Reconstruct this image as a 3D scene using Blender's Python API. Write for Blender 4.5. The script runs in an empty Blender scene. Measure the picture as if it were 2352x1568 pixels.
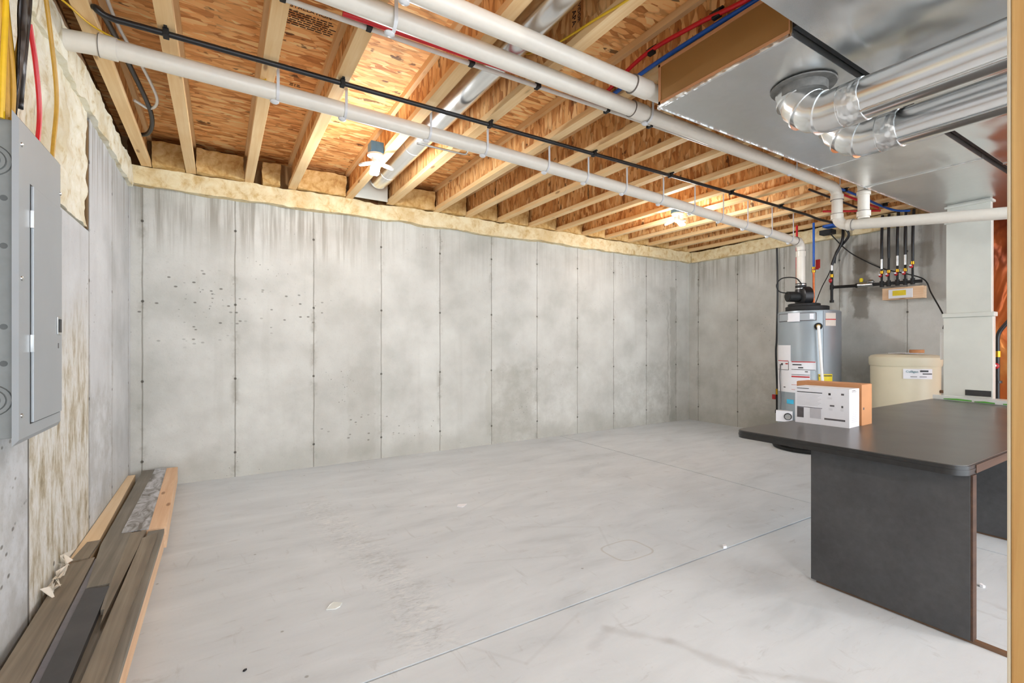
import bpy, bmesh, math, random
from math import sin, cos, pi, radians as R
from mathutils import Vector, Matrix, noise as mn
random.seed(7)
S = bpy.context.scene
COL = S.collection
# ------------------------------------------------------------------ camera
cd = bpy.data.cameras.new('camera'); cam = bpy.data.objects.new('camera', cd); COL.objects.link(cam)
cam.location = (0, 0, 1.10); cam.rotation_euler = (R(90), 0, -R(31.75))
cd.sensor_width = 36; cd.lens = 36*1083/2352; cd.shift_y = (792.5-784)/2352; cd.clip_start = .05
S.camera = cam
# ------------------------------------------------------------------ light, exposure
S.view_settings.view_transform = 'Standard'; S.view_settings.look = 'None'
S.view_settings.gamma = 1; S.view_settings.use_curve_mapping = False
S.view_settings.exposure = 0.45
WORLD = 4.2
LAMP_W = 23
w = bpy.data.worlds.new('world'); S.world = w; w.use_nodes = True
w.node_tree.nodes['Background'].inputs[0].default_value = (.84, .92, 1, 1)
w.node_tree.nodes['Background'].inputs[1].default_value = WORLD

# ------------------------------------------------------------------ helpers
class B:
    """collects geometry, world coordinates"""
    def __init__(s): s.v = []; s.f = []; s.m = []; s.mi = 0
    def add(s, vs, fs):
        n = len(s.v); s.v += [tuple(v) for v in vs]; s.f += [tuple(i+n for i in f) for f in fs]; s.m += [s.mi]*len(fs); return s
    def box(s, x0, x1, y0, y1, z0, z1, b=0):
        if b:
            bm = bmesh.new(); bmesh.ops.create_cube(bm, size=1)
            for v in bm.verts: v.co = Vector((x0+(v.co.x+.5)*(x1-x0), y0+(v.co.y+.5)*(y1-y0), z0+(v.co.z+.5)*(z1-z0)))
            bmesh.ops.bevel(bm, geom=bm.edges[:], offset=b, segments=2, affect='EDGES', profile=.6)
            bm.verts.index_update()
            s.add([v.co[:] for v in bm.verts], [[v.index for v in f.verts] for f in bm.faces]); bm.free(); return s
        v = [(x, y, z) for x in (x0, x1) for y in (y0, y1) for z in (z0, z1)]
        return s.add(v, [(0,1,3,2),(4,6,7,5),(0,4,5,1),(2,3,7,6),(0,2,6,4),(1,5,7,3)])
    def prism(s, poly, z0, z1):
        n = len(poly)
        return s.add([(x, y, z0) for x, y in poly]+[(x, y, z1) for x, y in poly],
            [tuple(range(n))[::-1], tuple(range(n, 2*n))]+[(i, (i+1) % n, n+(i+1) % n, n+i) for i in range(n)])
    def tube(s, pts, r, n=16, caps=True, rs=None):
        P = [Vector(p) for p in pts]; m = len(P); T = []
        for i in range(m):
            t = (P[min(i+1, m-1)]-P[max(i-1, 0)]); T.append(t.normalized() if t.length > 1e-9 else Vector((0,0,1)))
        up = Vector((0,0,1)) if abs(T[0].z) < .9 else Vector((1,0,0))
        a = T[0].cross(up).normalized(); vs = []
        for i in range(m):
            a = (a-T[i]*a.dot(T[i])).normalized(); b = T[i].cross(a)
            rr = rs[i] if rs else r
            for k in range(n):
                t = 2*pi*k/n; vs.append(P[i]+a*(rr*cos(t))+b*(rr*sin(t)))
        fs = [(i*n+k, i*n+(k+1) % n, (i+1)*n+(k+1) % n, (i+1)*n+k) for i in range(m-1) for k in range(n)]
        if caps: fs += [tuple(range(n))[::-1], tuple((m-1)*n+k for k in range(n))]
        return s.add(vs, fs)
    def lathe(s, prof, c, n=40, axis='z'):
        vs = []
        for r, h in prof:
            for k in range(n):
                t = 2*pi*k/n; p = (r*cos(t), r*sin(t), h)
                if axis == 'x': p = (h, r*cos(t), r*sin(t))
                if axis == 'y': p = (r*cos(t), h, r*sin(t))
                vs.append((c[0]+p[0], c[1]+p[1], c[2]+p[2]))
        m = len(prof)
        fs = [(i*n+k, i*n+(k+1) % n, (i+1)*n+(k+1) % n, (i+1)*n+k) for i in range(m-1) for k in range(n)]
        fs += [tuple(range(n))[::-1], tuple((m-1)*n+k for k in range(n))]
        return s.add(vs, fs)
    def ball(s, c, r, n=12):
        rx, ry, rz = r if hasattr(r, '__len__') else (r, r, r)
        vs = []; m = n//2+1
        for i in range(m):
            ph = -pi/2+pi*(i+.02)/(m-1+.04)
            for k in range(n):
                t = 2*pi*k/n; vs.append((c[0]+rx*cos(ph)*cos(t), c[1]+ry*cos(ph)*sin(t), c[2]+rz*sin(ph)))
        fs = [(i*n+k, i*n+(k+1) % n, (i+1)*n+(k+1) % n, (i+1)*n+k) for i in range(m-1) for k in range(n)]
        fs += [tuple(range(n))[::-1], tuple((m-1)*n+k for k in range(n))]
        return s.add(vs, fs)
def rounded(pts, rad, n=6):
    """polyline with rounded corners"""
    P = [Vector(p) for p in pts]; out = [P[0]]
    for i in range(1, len(P)-1):
        a = P[i-1]-P[i]; b = P[i+1]-P[i]; r = min(rad, a.length*.49, b.length*.49)
        p0 = P[i]+a.normalized()*r; p1 = P[i]+b.normalized()*r
        for k in range(n+1):
            t = k/n; out.append(p0*(1-t)**2+P[i]*2*t*(1-t)+p1*t*t)
    out.append(P[-1]); return out
def spline(pts, n=8):
    P = [Vector(p) for p in pts]; P = [P[0]*2-P[1]]+P+[P[-1]*2-P[-2]]; out = []
    for i in range(1, len(P)-2):
        for k in range(n):
            t = k/n; a, b, c, d = P[i-1], P[i], P[i+1], P[i+2]
            out.append(.5*((2*b)+(c-a)*t+(2*a-5*b+4*c-d)*t*t+(-a+3*b-3*c+d)*t**3))
    out.append(P[-2]); return out
def origin(o):
    v = Vector((0,0,0))
    while o: v += o.location; o = o.parent
    return v
def obj(name, b, mat, parent=None, loc=None, smooth=False, label=None, kind=None):
    me = bpy.data.meshes.new(name)
    off = origin(parent) if parent else Vector(loc or (0,0,0))
    me.from_pydata([Vector(v)-off for v in b.v], [], b.f)
    mats = mat if isinstance(mat, (list, tuple)) else [mat]
    for m in mats: me.materials.append(m)
    if len(mats) > 1: me.polygons.foreach_set('material_index', b.m)
    bm = bmesh.new(); bm.from_mesh(me); bmesh.ops.recalc_face_normals(bm, faces=bm.faces[:]); bm.to_mesh(me); bm.free()
    if smooth:
        for p in me.polygons: p.use_smooth = True
        me.set_sharp_from_angle(angle=R(38))
    o = bpy.data.objects.new(name, me); COL.objects.link(o)
    if parent: o.parent = parent
    else: o.location = off
    if label: o['label'] = label
    if kind: o['kind'] = kind
    return o
def tag(o, label, cat, group=None, kind=None):
    o['label'] = label; o['category'] = cat
    if group: o['group'] = group
    if kind: o['kind'] = kind
    return o
def thing(name, label, cat, loc=(0,0,0), group=None):
    o = bpy.data.objects.new(name, None); COL.objects.link(o); o.location = loc; o.empty_display_size = .05
    return tag(o, label, cat, group)
def dup(root, loc, label=None):
    r = root.copy(); COL.objects.link(r); r.location = loc
    if label: r['label'] = label
    for ch in list(root.children):
        c = ch.copy(); COL.objects.link(c); c.parent = r
        for g in list(ch.children):
            d = g.copy(); COL.objects.link(d); d.parent = c
    return r
def text(name, body, size, M, mat, parent, ext=.0006):
    cu = bpy.data.curves.new(name, 'FONT'); cu.body = body; cu.size = size; cu.extrude = ext; cu.resolution_u = 2
    t = bpy.data.objects.new(name, cu); COL.objects.link(t)
    bpy.context.view_layer.update()
    me = bpy.data.meshes.new_from_object(t.evaluated_get(bpy.context.evaluated_depsgraph_get()))
    bpy.data.objects.remove(t); bpy.data.curves.remove(cu)
    me.transform(Matrix.Translation(-origin(parent)) @ M); me.materials.clear(); me.materials.append(mat)
    o = bpy.data.objects.new(name, me); COL.objects.link(o); o.parent = parent; return o
def frame(o, x, y):
    x = Vector(x).normalized(); y = Vector(y).normalized(); z = x.cross(y)
    m = Matrix((x, y, z)).transposed().to_4x4(); m.translation = Vector(o); return m
ORD = ['first','second','third','fourth','fifth','sixth','seventh','eighth','ninth','tenth','eleventh','twelfth','thirteenth','fourteenth','fifteenth','sixteenth','seventeenth']

# ------------------------------------------------------------------ materials
def srgb(r, g, b):
    f = lambda c: (c/255/12.92 if c/255 <= .04045 else ((c/255+.055)/1.055)**2.4)
    return (f(r), f(g), f(b), 1)
class NT:
    def __init__(s, name, rough=.6, metal=0, spec=.5):
        s.mat = bpy.data.materials.new(name); s.mat.use_nodes = True; s.t = s.mat.node_tree
        s.p = s.t.nodes['Principled BSDF']; s.p.inputs['Roughness'].default_value = rough
        s.p.inputs['Metallic'].default_value = metal; s.p.inputs['Specular IOR Level'].default_value = spec
        s.tc = None
    def new(s, k, **kw):
        n = s.t.nodes.new(k)
        for a, b in kw.items(): setattr(n, a, b)
        return n
    def put(s, sock, v):
        if isinstance(v, bpy.types.NodeSocket): s.t.links.new(v, sock)
        elif v is not None: sock.default_value = v
    def co(s, scale=None, rnd=False, rot=None, shift=None):
        if not s.tc: s.tc = s.new('ShaderNodeTexCoord')
        v = s.tc.outputs['Object']
        if rnd:
            oi = s.new('ShaderNodeObjectInfo'); m = s.vm('SCALE', oi.outputs['Random'], None, 37.0)
            c = s.new('ShaderNodeCombineXYZ'); s.put(c.inputs[0], s.ma('MULTIPLY', oi.outputs['Random'], 37.)); s.put(c.inputs[1], s.ma('MULTIPLY', oi.outputs['Random'], 91.)); s.put(c.inputs[2], s.ma('MULTIPLY', oi.outputs['Random'], 53.))
            v = s.vm('ADD', v, c.outputs[0])
        if scale or rot or shift:
            mp = s.new('ShaderNodeMapping'); s.put(mp.inputs[0], v)
            if shift: mp.inputs['Location'].default_value = shift
            if rot: mp.inputs['Rotation'].default_value = rot
            if scale: mp.inputs['Scale'].default_value = scale
            v = mp.outputs[0]
        return v
    def vm(s, op, a, b=None, sc=None):
        n = s.new('ShaderNodeVectorMath', operation=op); s.put(n.inputs[0], a)
        if b is not None: s.put(n.inputs[1], b)
        if sc is not None: s.put(n.inputs['Scale'], sc)
        return n.outputs['Value'] if op in ('LENGTH','DISTANCE','DOT_PRODUCT') else n.outputs[0]
    def ma(s, op, a, b=None, c=None, clamp=False):
        n = s.new('ShaderNodeMath', operation=op, use_clamp=clamp); s.put(n.inputs[0], a)
        if b is not None: s.put(n.inputs[1], b)
        if c is not None: s.put(n.inputs[2], c)
        return n.outputs[0]
    def xyz(s, v):
        n = s.new('ShaderNodeSeparateXYZ'); s.put(n.inputs[0], v); return n.outputs
    def noise(s, v, scale=5, detail=4, rough=.55, dist=0):
        n = s.new('ShaderNodeTexNoise'); s.put(n.inputs['Vector'], v); n.inputs['Scale'].default_value = scale
        n.inputs['Detail'].default_value = detail; n.inputs['Roughness'].default_value = rough; n.inputs['Distortion'].default_value = dist
        return n.outputs['Fac']
    def vor(s, v, scale=5, feature='F1', rand=1):
        n = s.new('ShaderNodeTexVoronoi', feature=feature); s.put(n.inputs['Vector'], v); n.inputs['Scale'].default_value = scale
        n.inputs['Randomness'].default_value = rand; return n
    def ss(s, x, a, b):
        """smoothstep a->b (works for a>b too)"""
        n = s.new('ShaderNodeMapRange', interpolation_type='SMOOTHSTEP'); s.put(n.inputs[0], x)
        if a < b: vals = (a, b, 0, 1)
        else: vals = (b, a, 1, 0)
        for i, q in enumerate(vals): n.inputs[i+1].default_value = q
        return n.outputs[0]
    def ramp(s, x, stops):
        n = s.new('ShaderNodeValToRGB'); s.put(n.inputs[0], x); e = n.color_ramp.elements
        while len(e) < len(stops): e.new(.5)
        for i, (p, c) in enumerate(stops): e[i].position = p; e[i].color = c
        return n.outputs[0]
    def mix(s, f, a, b, mode='MIX'):
        n = s.new('ShaderNodeMix', data_type='RGBA', blend_type=mode); s.put(n.inputs[0], f); s.put(n.inputs[6], a); s.put(n.inputs[7], b); return n.outputs[2]
    def bump(s, h, strength=.3, dist=.01, nrm=None):
        n = s.new('ShaderNodeBump'); n.inputs['Strength'].default_value = strength; n.inputs['Distance'].default_value = dist
        s.put(n.inputs['Height'], h)
        if nrm: s.put(n.inputs['Normal'], nrm)
        return n.outputs[0]
    def seg(s, p, a, b):
        """distance to a line segment on the floor"""
        a = Vector(a); d = Vector(b)-a
        pa = s.vm('SUBTRACT', p, tuple(a)); h = s.ma('DIVIDE', s.vm('DOT_PRODUCT', pa, tuple(d)), d.dot(d), clamp=True)
        return s.vm('LENGTH', s.vm('SUBTRACT', pa, s.vm('SCALE', tuple(d), None, h)))
    def out(s, col=None, rough=None, nrm=None):
        if col is not None: s.put(s.p.inputs['Base Color'], col)
        if rough is not None: s.put(s.p.inputs['Roughness'], rough)
        if nrm is not None: s.put(s.p.inputs['Normal'], nrm)
        return s.mat
def plain(name, c, rough=.5, metal=0, var=.06, nscale=30, bump=0, spec=.5):
    t = NT(name, rough, metal, spec); v = t.co()
    n = t.noise(v, nscale, 4)
    c = srgb(*c); d = tuple(x*(1-var*2) for x in c[:3])+(1,); u = tuple(min(1, x*(1+var)) for x in c[:3])+(1,)
    col = t.ramp(n, [(.3, d), (.7, u)])
    return t.out(col, None, t.bump(n, bump, .004) if bump else None)

def wall_concrete(name, ax, seam0, pitch, rust=None, dark=None, base=(204,203,197), wavy=1, wet=(), lowx=None, pits=()):
    t = NT(name, .85, spec=.3); v = t.co(); c = t.xyz(v); u, z = c[ax], c[2]
    w1 = t.noise(v, 3, 5); fine = t.noise(v, 60, 5, .7); big = t.noise(v, 1.1, 3)
    col = t.ramp(t.ma('ADD', t.ma('MULTIPLY', w1, .6), t.ma('MULTIPLY', big, .4)), [(.32, srgb(base[0]-22, base[1]-21, base[2]-22)), (.5, srgb(*base)), (.7, srgb(base[0]+16, base[1]+17, base[2]+17))])
    ui = t.ma('DIVIDE', t.ma('SUBTRACT', t.ma('ADD', u, t.ma('MULTIPLY', t.ma('SUBTRACT', t.noise(v, 4, 3), .5), .014*wavy)), seam0), pitch)
    fl = t.ma('FLOOR', ui); fr = t.ma('ABSOLUTE', t.ma('SUBTRACT', t.ma('SUBTRACT', ui, fl), .5)); sd = t.ma('MULTIPLY', t.ma('SUBTRACT', .5, fr), pitch)
    wn = t.new('ShaderNodeTexWhiteNoise', noise_dimensions='1D'); t.put(wn.inputs['W'], t.ma('ADD', fl, .37)); pv = wn.outputs['Value']
    # panel tone
    col = t.mix(.8, col, t.ramp(pv, [(0, (.92,.92,.91,1)), (.5, (.985,.985,.98,1)), (1, (1,1,1,1))]), 'MULTIPLY')
    # damp lower zone in some panels, blotchy
    low = t.ma('MULTIPLY', t.ss(t.ma('ADD', z, t.ma('MULTIPLY', t.ma('SUBTRACT', w1, .5), .35)), .92, .80), t.ss(t.noise(v, 7, 6, .7), .36, .62))
    low = t.ma('MULTIPLY', low, t.ma('ADD', .03, t.ma('MULTIPLY', pv, .33)))
    if lowx is not None: low = t.ma('MULTIPLY', low, t.ma('ADD', .15, t.ss(u, lowx-.03, lowx+.03)))
    col = t.mix(low, col, srgb(150,147,135))
    bot = t.ma('MULTIPLY', t.ss(t.ma('ADD', z, t.ma('MULTIPLY', w1, .25)), .42, .2), .28)
    col = t.mix(bot, col, srgb(160,158,146))
    # vertical streaks at top
    st = t.noise(t.co((22, 22, .9)), 1, 4, .6)
    top = t.ma('MULTIPLY', t.ss(t.ma('ADD', z, t.ma('MULTIPLY', w1, .5)), 2.0, 2.45), t.ss(st, .42, .64))
    if lowx is not None: top = t.ma('MULTIPLY', top, t.ma('ADD', .35, t.ma('MULTIPLY', t.ss(u, 1.6, .9), .9)))
    col = t.mix(t.ma('MULTIPLY', top, .5), col, srgb(134,126,112))
    vs = t.noise(t.co((9, 9, .5)), 1, 3, .6)
    col = t.mix(t.ma('MULTIPLY', t.ss(vs, .55, .75), .14), col, srgb(165,162,152))
    # pits
    pr_ = t.vor(v, 26); pit = t.ma('MULTIPLY', t.ss(pr_.outputs['Distance'], .16, .07), t.ss(t.noise(v, 1.7, 4, .6), .56, .68))
    for (pu, pz, ru, rz) in pits:
        q = t.ma('ADD', t.ma('POWER', t.ma('DIVIDE', t.ma('ABSOLUTE', t.ma('SUBTRACT', u, pu)), ru), 2), t.ma('POWER', t.ma('DIVIDE', t.ma('ABSOLUTE', t.ma('SUBTRACT', z, pz)), rz), 2))
        pp = t.vor(t.co((17, 17, 30), shift=(pu, 0, 0)), 1); pit = t.ma('MAXIMUM', pit, t.ma('MULTIPLY', t.ma('MULTIPLY', t.ss(pp.outputs['Distance'], .27, .12), t.ss(t.xyz(pp.outputs['Color'])[0], .5, .6)), t.ss(q, 1.1, .5)))
    col = t.mix(t.ma('MULTIPLY', pit, .75), col, srgb(95,90,82))
    col = t.mix(t.ma('MULTIPLY', t.ss(fine, .56, .75), .25), col, srgb(140,137,128))
    # rough blotch beside the seams
    sm = t.ma('MULTIPLY', t.ss(sd, .05, 0), t.ss(t.noise(v, 5, 5, .7), .5, .66))
    col = t.mix(t.ma('MULTIPLY', sm, .45), col, srgb(135,131,118))
    line = t.ma('MULTIPLY', t.ss(sd, .0065, .002), t.ma('ADD', .35, t.ma('MULTIPLY', t.noise(v, 3.3, 3), .6)))
    col = t.mix(line, col, srgb(124,118,106))
    if rust:
        a, b, zt = rust
        m = t.ma('MULTIPLY', t.ss(u, a-.01, a+.01), t.ss(u, b+.01, b-.01)); m = t.ma('MULTIPLY', m, t.ss(t.ma('ADD', z, t.ma('MULTIPLY', w1, .5)), zt+.3, zt-.3))
        sr = t.noise(t.co((14, 14, 4.5)), 1, 7, .72, .25)
        rc = t.ramp(sr, [(.32, srgb(150,134,106)), (.42, srgb(188,178,154)), (.5, srgb(216,212,200)), (.58, srgb(232,232,228)), (.68, srgb(180,168,142))])
        col = t.mix(t.ma('MULTIPLY', m, .95), col, rc)
        ed = t.ma('MULTIPLY', t.ss(t.ma('ABSOLUTE', t.ma('SUBTRACT', u, a)), .012, .004), .8); col = t.mix(ed, col, srgb(70,62,52))
        ed = t.ma('MULTIPLY', t.ss(t.ma('ABSOLUTE', t.ma('SUBTRACT', u, b)), .008, .002), .5); col = t.mix(ed, col, srgb(90,80,66))
    for (a, b, z0, z1, s_, cc) in wet:   # dark damp stains of their own shape
        wob = t.ma('MULTIPLY', t.ma('SUBTRACT', t.noise(v, 9, 4), .5), .12)
        uu = t.ma('ADD', u, wob); zz = t.ma('ADD', z, wob)
        m = t.ma('MULTIPLY', t.ma('MULTIPLY', t.ss(uu, a-.015, a+.015), t.ss(uu, b+.015, b-.015)), t.ma('MULTIPLY', t.ss(zz, z0-.02, z0+.02), t.ss(zz, z1+.02, z1-.02)))
        col = t.mix(t.ma('MULTIPLY', m, s_), col, srgb(*cc))
    # form-tie holes on the seams
    zi = t.ma('DIVIDE', t.ma('SUBTRACT', z, .205), .616); zf = t.ma('SUBTRACT', zi, t.ma('ROUND', zi)); dz = t.ma('MULTIPLY', zf, .616)
    hd = t.ma('SQRT', t.ma('ADD', t.ma('MULTIPLY', dz, dz), t.ma('MULTIPLY', sd, sd)))
    hole = t.ss(hd, .013, .007); col = t.mix(t.ma('MULTIPLY', hole, .8), col, srgb(66,61,53))
    h = t.ma('SUBTRACT', t.ma('ADD', t.ma('MULTIPLY', fine, .35), t.ma('MULTIPLY', w1, .5)), t.ma('ADD', t.ma('MULTIPLY', pit, .8), t.ma('ADD', line, hole)))
    return t.out(col, None, t.bump(h, .35, .012))

def floor_mat():
    t = NT('floor_concrete', .62, spec=.35); v = t.co(); c = t.xyz(v)
    n1 = t.noise(t.co((.8, 2.4, 1), rot=(0,0,R(18))), 2.2, 6, .6, .5); n2 = t.noise(v, .7, 4); fine = t.noise(v, 90, 4)
    col = t.ramp(t.ma('ADD', t.ma('MULTIPLY', n1, .65), t.ma('MULTIPLY', n2, .35)), [(.30, srgb(184,190,194)), (.45, srgb(200,206,210)), (.6, srgb(209,215,219)), (.78, srgb(217,222,226))])
    sm = t.noise(t.co((3, 14, 1), rot=(0,0,R(32))), 1.6, 6, .7, .8)
    col = t.mix(t.ma('MULTIPLY', t.ss(sm, .57, .74), .4), col, srgb(160,159,157))
    sm2 = t.noise(t.co((16, 4, 1), rot=(0,0,R(14))), 1.2, 5, .65, .6)
    col = t.mix(t.ma('MULTIPLY', t.ss(sm2, .6, .74), .28), col, srgb(150,148,145))
    # trowel ridge trail
    p = t.vm('ADD', v, t.vm('SCALE', t.vm('SUBTRACT', t.new('ShaderNodeTexNoise').outputs['Color'], (.5,.5,.5)), None, .25))
    d = t.seg(v, (.55, 3.5, 0), (.72, 2.05, 0)); d = t.ma('MINIMUM', d, t.seg(v, (.72, 2.05, 0), (.66, 1.7, 0)))
    wav = t.noise(t.co((9, 26, 1), rot=(0,0,R(-10))), 1.6, 6, .75, 1.5)
    tr = t.ss(d, .19, .03)
    col = t.mix(t.ma('MULTIPLY', tr, t.ma('MULTIPLY', t.ss(wav, .5, .66), .42)), col, srgb(150,148,143))
    col = t.mix(t.ma('MULTIPLY', tr, t.ma('MULTIPLY', t.ss(wav, .5, .36), .5)), col, srgb(228,228,226))
    # smoky hairline stain in front of the table, and a faint square patches' outlines
    wob = t.vm('SCALE', t.vm('ADD', v, (0,0,0)), None, 1.0)
    nz = t.ma('MULTIPLY', t.ma('SUBTRACT', t.noise(v, 6, 4), .5), .10)
    for a, b, wd, s_ in (((1.15,1.30,0),(1.28,1.36,0),.02,.2), ((1.28,1.36,0),(1.42,1.18,0),.02,.25), ((1.42,1.18,0),(1.5,.95,0),.024,.3), ((1.5,.95,0),(1.72,.72,0),.02,.25),
                         ((1.55,2.4,0),(1.95,2.15,0),.006,.14), ((1.95,2.15,0),(1.8,1.9,0),.006,.12), ((1.05,2.15,0),(1.55,1.95,0),.006,.12), ((1.3,2.75,0),(1.8,3.0,0),.006,.12),
                         ((.72,1.62,0),(.9,1.36,0),.006,.12), ((.9,1.36,0),(1.25,1.5,0),.006,.12)):
        dd = t.ma('ADD', t.seg(v, a, b), t.ma('ABSOLUTE', nz) if wd > .01 else 0.)
        col = t.mix(t.ma('MULTIPLY', t.ss(dd, wd*2, wd*.3), s_), col, srgb(150,149,147))
    # rounded pale scar
    x = t.ma('ABSOLUTE', t.ma('SUBTRACT', c[0], 1.86)); y = t.ma('ABSOLUTE', t.ma('SUBTRACT', c[1], 1.83))
    q = t.ma('POWER', t.ma('ADD', t.ma('POWER', t.ma('DIVIDE', x, .125), 4), t.ma('POWER', t.ma('DIVIDE', y, .10), 4)), .25)
    col = t.mix(t.ma('MULTIPLY', t.ss(t.ma('ABSOLUTE', t.ma('SUBTRACT', q, 1)), .07, .01), .5), col, srgb(172,168,160))
    sp = t.vor(v, 5.5); col = t.mix(t.ma('MULTIPLY', t.ss(sp.outputs['Distance'], .05, .02), .6), col, srgb(120,117,112))
    h = t.ma('ADD', t.ma('MULTIPLY', fine, .15), t.ma('ADD', t.ma('MULTIPLY', n1, .4), t.ma('MULTIPLY', t.ma('MULTIPLY', tr, wav), 1.2)))
    return t.out(col, None, t.bump(h, .25, .01))

def osb(name, rnd=False, rotz=0, dim=1.0, vert=False, sat=1.0):
    t = NT(name, .7, spec=.3)
    base = t.co(rnd=rnd)
    if vert:   # board standing on edge: its face is the YZ plane
        mp = t.new('ShaderNodeMapping'); t.put(mp.inputs[0], base); mp.inputs['Rotation'].default_value = (0, R(90), 0); base = mp.outputs[0]
    def lay(rot, sc, seed):
        mp = t.new('ShaderNodeMapping'); t.put(mp.inputs[0], base); mp.inputs['Rotation'].default_value = (0, 0, R(rot)); mp.inputs['Scale'].default_value = sc; mp.inputs['Location'].default_value = (seed, seed*1.7, 0)
        vv = mp.outputs[0]
        nn = t.new('ShaderNodeTexNoise'); t.put(nn.inputs['Vector'], base); nn.inputs['Scale'].default_value = 9; nn.inputs['Detail'].default_value = 2
        vv = t.vm('ADD', vv, t.vm('SCALE', t.vm('SUBTRACT', nn.outputs['Color'], (.5,.5,.5)), None, .7))
        f = t.vor(vv, 1); cx = t.xyz(f.outputs['Color']); return vv, f.outputs['Distance'], cx[0], cx[1]
    v1, d1, r1, q1 = lay(6+rotz, (9, 34, 1), 1.3); v2, d2, r2, q2 = lay(-38+rotz, (9, 32, 1), 4.1); v3, d3, r3, q3 = lay(62+rotz, (9, 34, 1), 7.7)
    pick = t.ss(q2, .44, .47); pick3 = t.ss(q3, .62, .65)
    r = t.ma('ADD', t.ma('MULTIPLY', r1, t.ma('SUBTRACT', 1, pick)), t.ma('MULTIPLY', r2, pick))
    d = t.ma('ADD', t.ma('MULTIPLY', d1, t.ma('SUBTRACT', 1, pick)), t.ma('MULTIPLY', d2, pick))
    r = t.ma('ADD', t.ma('MULTIPLY', r, t.ma('SUBTRACT', 1, pick3)), t.ma('MULTIPLY', r3, pick3))
    d = t.ma('ADD', t.ma('MULTIPLY', d, t.ma('SUBTRACT', 1, pick3)), t.ma('MULTIPLY', d3, pick3))
    g = t.noise(v1, 2.5, 5, .7)
    x = t.ma('ADD', t.ma('MULTIPLY', r, .72), t.ma('MULTIPLY', g, .28))
    k = dim
    col = t.ramp(x, [(.14, srgb(178*k, 116*k, 64*k)), (.3, srgb(212*k, 152*k, 92*k)), (.52, srgb(228*k, 174*k, 112*k)), (.72, srgb(238*k, 190*k, 128*k)), (.9, srgb(248*k, 212*k, 156*k))])
    edge = t.ma('MULTIPLY', t.ss(d, .55, .85), .42)
    col = t.mix(edge, col, srgb(132*k, 80*k, 42*k))
    blk = t.ma('MULTIPLY', t.ss(r1, .93, .96), t.ss(t.noise(base, 14, 2), .52, .6))
    col = t.mix(t.ma('MULTIPLY', blk, .8), col, srgb(70, 38, 22))
    h = t.ma('ADD', r, t.ma('MULTIPLY', t.ma('SUBTRACT', 1, d), .5))
    return t.out(col, None, t.bump(h, .4, .004))

def wood(name, light=(232,200,150), dark=(205,160,105), axis='y', knots=True, rough=.65, knotc=(130,80,45), grain=1.0):
    t = NT(name, rough, spec=.3); sc = {'y': (34, 1.3, 34), 'x': (1.3, 34, 34), 'z': (34, 34, 1.3)}[axis]
    b = t.co(rnd=True); mp = t.new('ShaderNodeMapping'); t.put(mp.inputs[0], b); mp.inputs['Scale'].default_value = sc
    n = t.noise(mp.outputs[0], 1.0, 6, .62, .5); big = t.noise(b, 3, 2)
    col = t.ramp(t.ma('ADD', t.ma('MULTIPLY', n, .7), t.ma('MULTIPLY', big, .3)), [(.34, srgb(*dark)), (.5, srgb(*[(a+c)/2 for a, c in zip(light, dark)])), (.64, srgb(*light))])
    if knots:
        s2 = {'y': (9, 2.6, 9), 'x': (2.6, 9, 9), 'z': (9, 9, 2.6)}[axis]
        mp2 = t.new('ShaderNodeMapping'); t.put(mp2.inputs[0], b); mp2.inputs['Scale'].default_value = s2
        d = t.vor(mp2.outputs[0], 1).outputs['Distance']; col = t.mix(t.ma('MULTIPLY', t.ss(d, .13, .05), .7), col, srgb(*knotc))
    return t.out(col, None, t.bump(n, .15*grain, .004))

def foam_mat(name, a, b, c):
    t = NT(name, .75, spec=.3); v = t.co(rnd=False); n = t.noise(v, 14, 5, .65, .4); m = t.noise(v, 2.4, 3)
    col = t.ramp(n, [(.3, srgb(*c)), (.46, srgb(*b)), (.62, srgb(*a))])
    col = t.mix(t.ma('MULTIPLY', t.ss(m, .5, .68), .5), col, srgb(*c))
    return t.out(col, None, t.bump(n, .5, .02))

def metal(name, c=(205,208,208), rough=.28, wob=.10, wscale=1.6, stretch=(1,1,1), spot=.06):
    t = NT(name, rough, 1.0); v = t.co(stretch); n = t.noise(v, wscale, 2); sp = t.vor(t.co(), 30).outputs['Color']
    sx = t.xyz(sp)[0]; cc = srgb(*c)
    col = t.mix(t.ma('MULTIPLY', sx, spot*2), cc, tuple(x*.8 for x in cc[:3])+(1,))
    r = t.ma('ADD', rough-.05, t.ma('MULTIPLY', t.noise(t.co(), 5, 3), .12))
    return t.out(col, r, t.bump(n, wob, .25))

M = {}
M['back'] = wall_concrete('concrete_back_wall', 0, .105, .6135, lowx=2.5, pits=((-.25, 1.42, .5, .35), (.45, 1.40, .45, .22), (1.2, .3, .5, .15)), wet=((.72,1.32,0,2.3,.14,(150,146,136)), (5.50, 5.62, 0, 1.95, .35, (138,135,124)), (5.44,5.465,.1,1.7,.3,(120,114,100)), (2.49,3.10,.1,.82,.2,(160,156,142)), (1.02,1.27,.05,.9,.2,(162,158,146))))
M['left'] = wall_concrete('concrete_left_wall', 1, 2.02, .6135, pits=((1.9, .5, .45, .5),), rust=(2.33, 3.235, 1.45), base=(208,211,214))
M['right'] = wall_concrete('concrete_right_wall', 1, .73, .6135, base=(196,195,189),
    wet=((1.75,2.42,1.88,2.12,.6,(118,110,98)), (2.30,2.44,1.4,2.2,.6,(120,112,99)), (1.3,1.85,1.55,2.4,.5,(126,118,106)), (2.05,2.48,1.62,1.70,.5,(122,114,101)), (2.55,3.0,1.2,2.3,.18,(196,192,180))))
M['floor'] = floor_mat()
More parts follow.
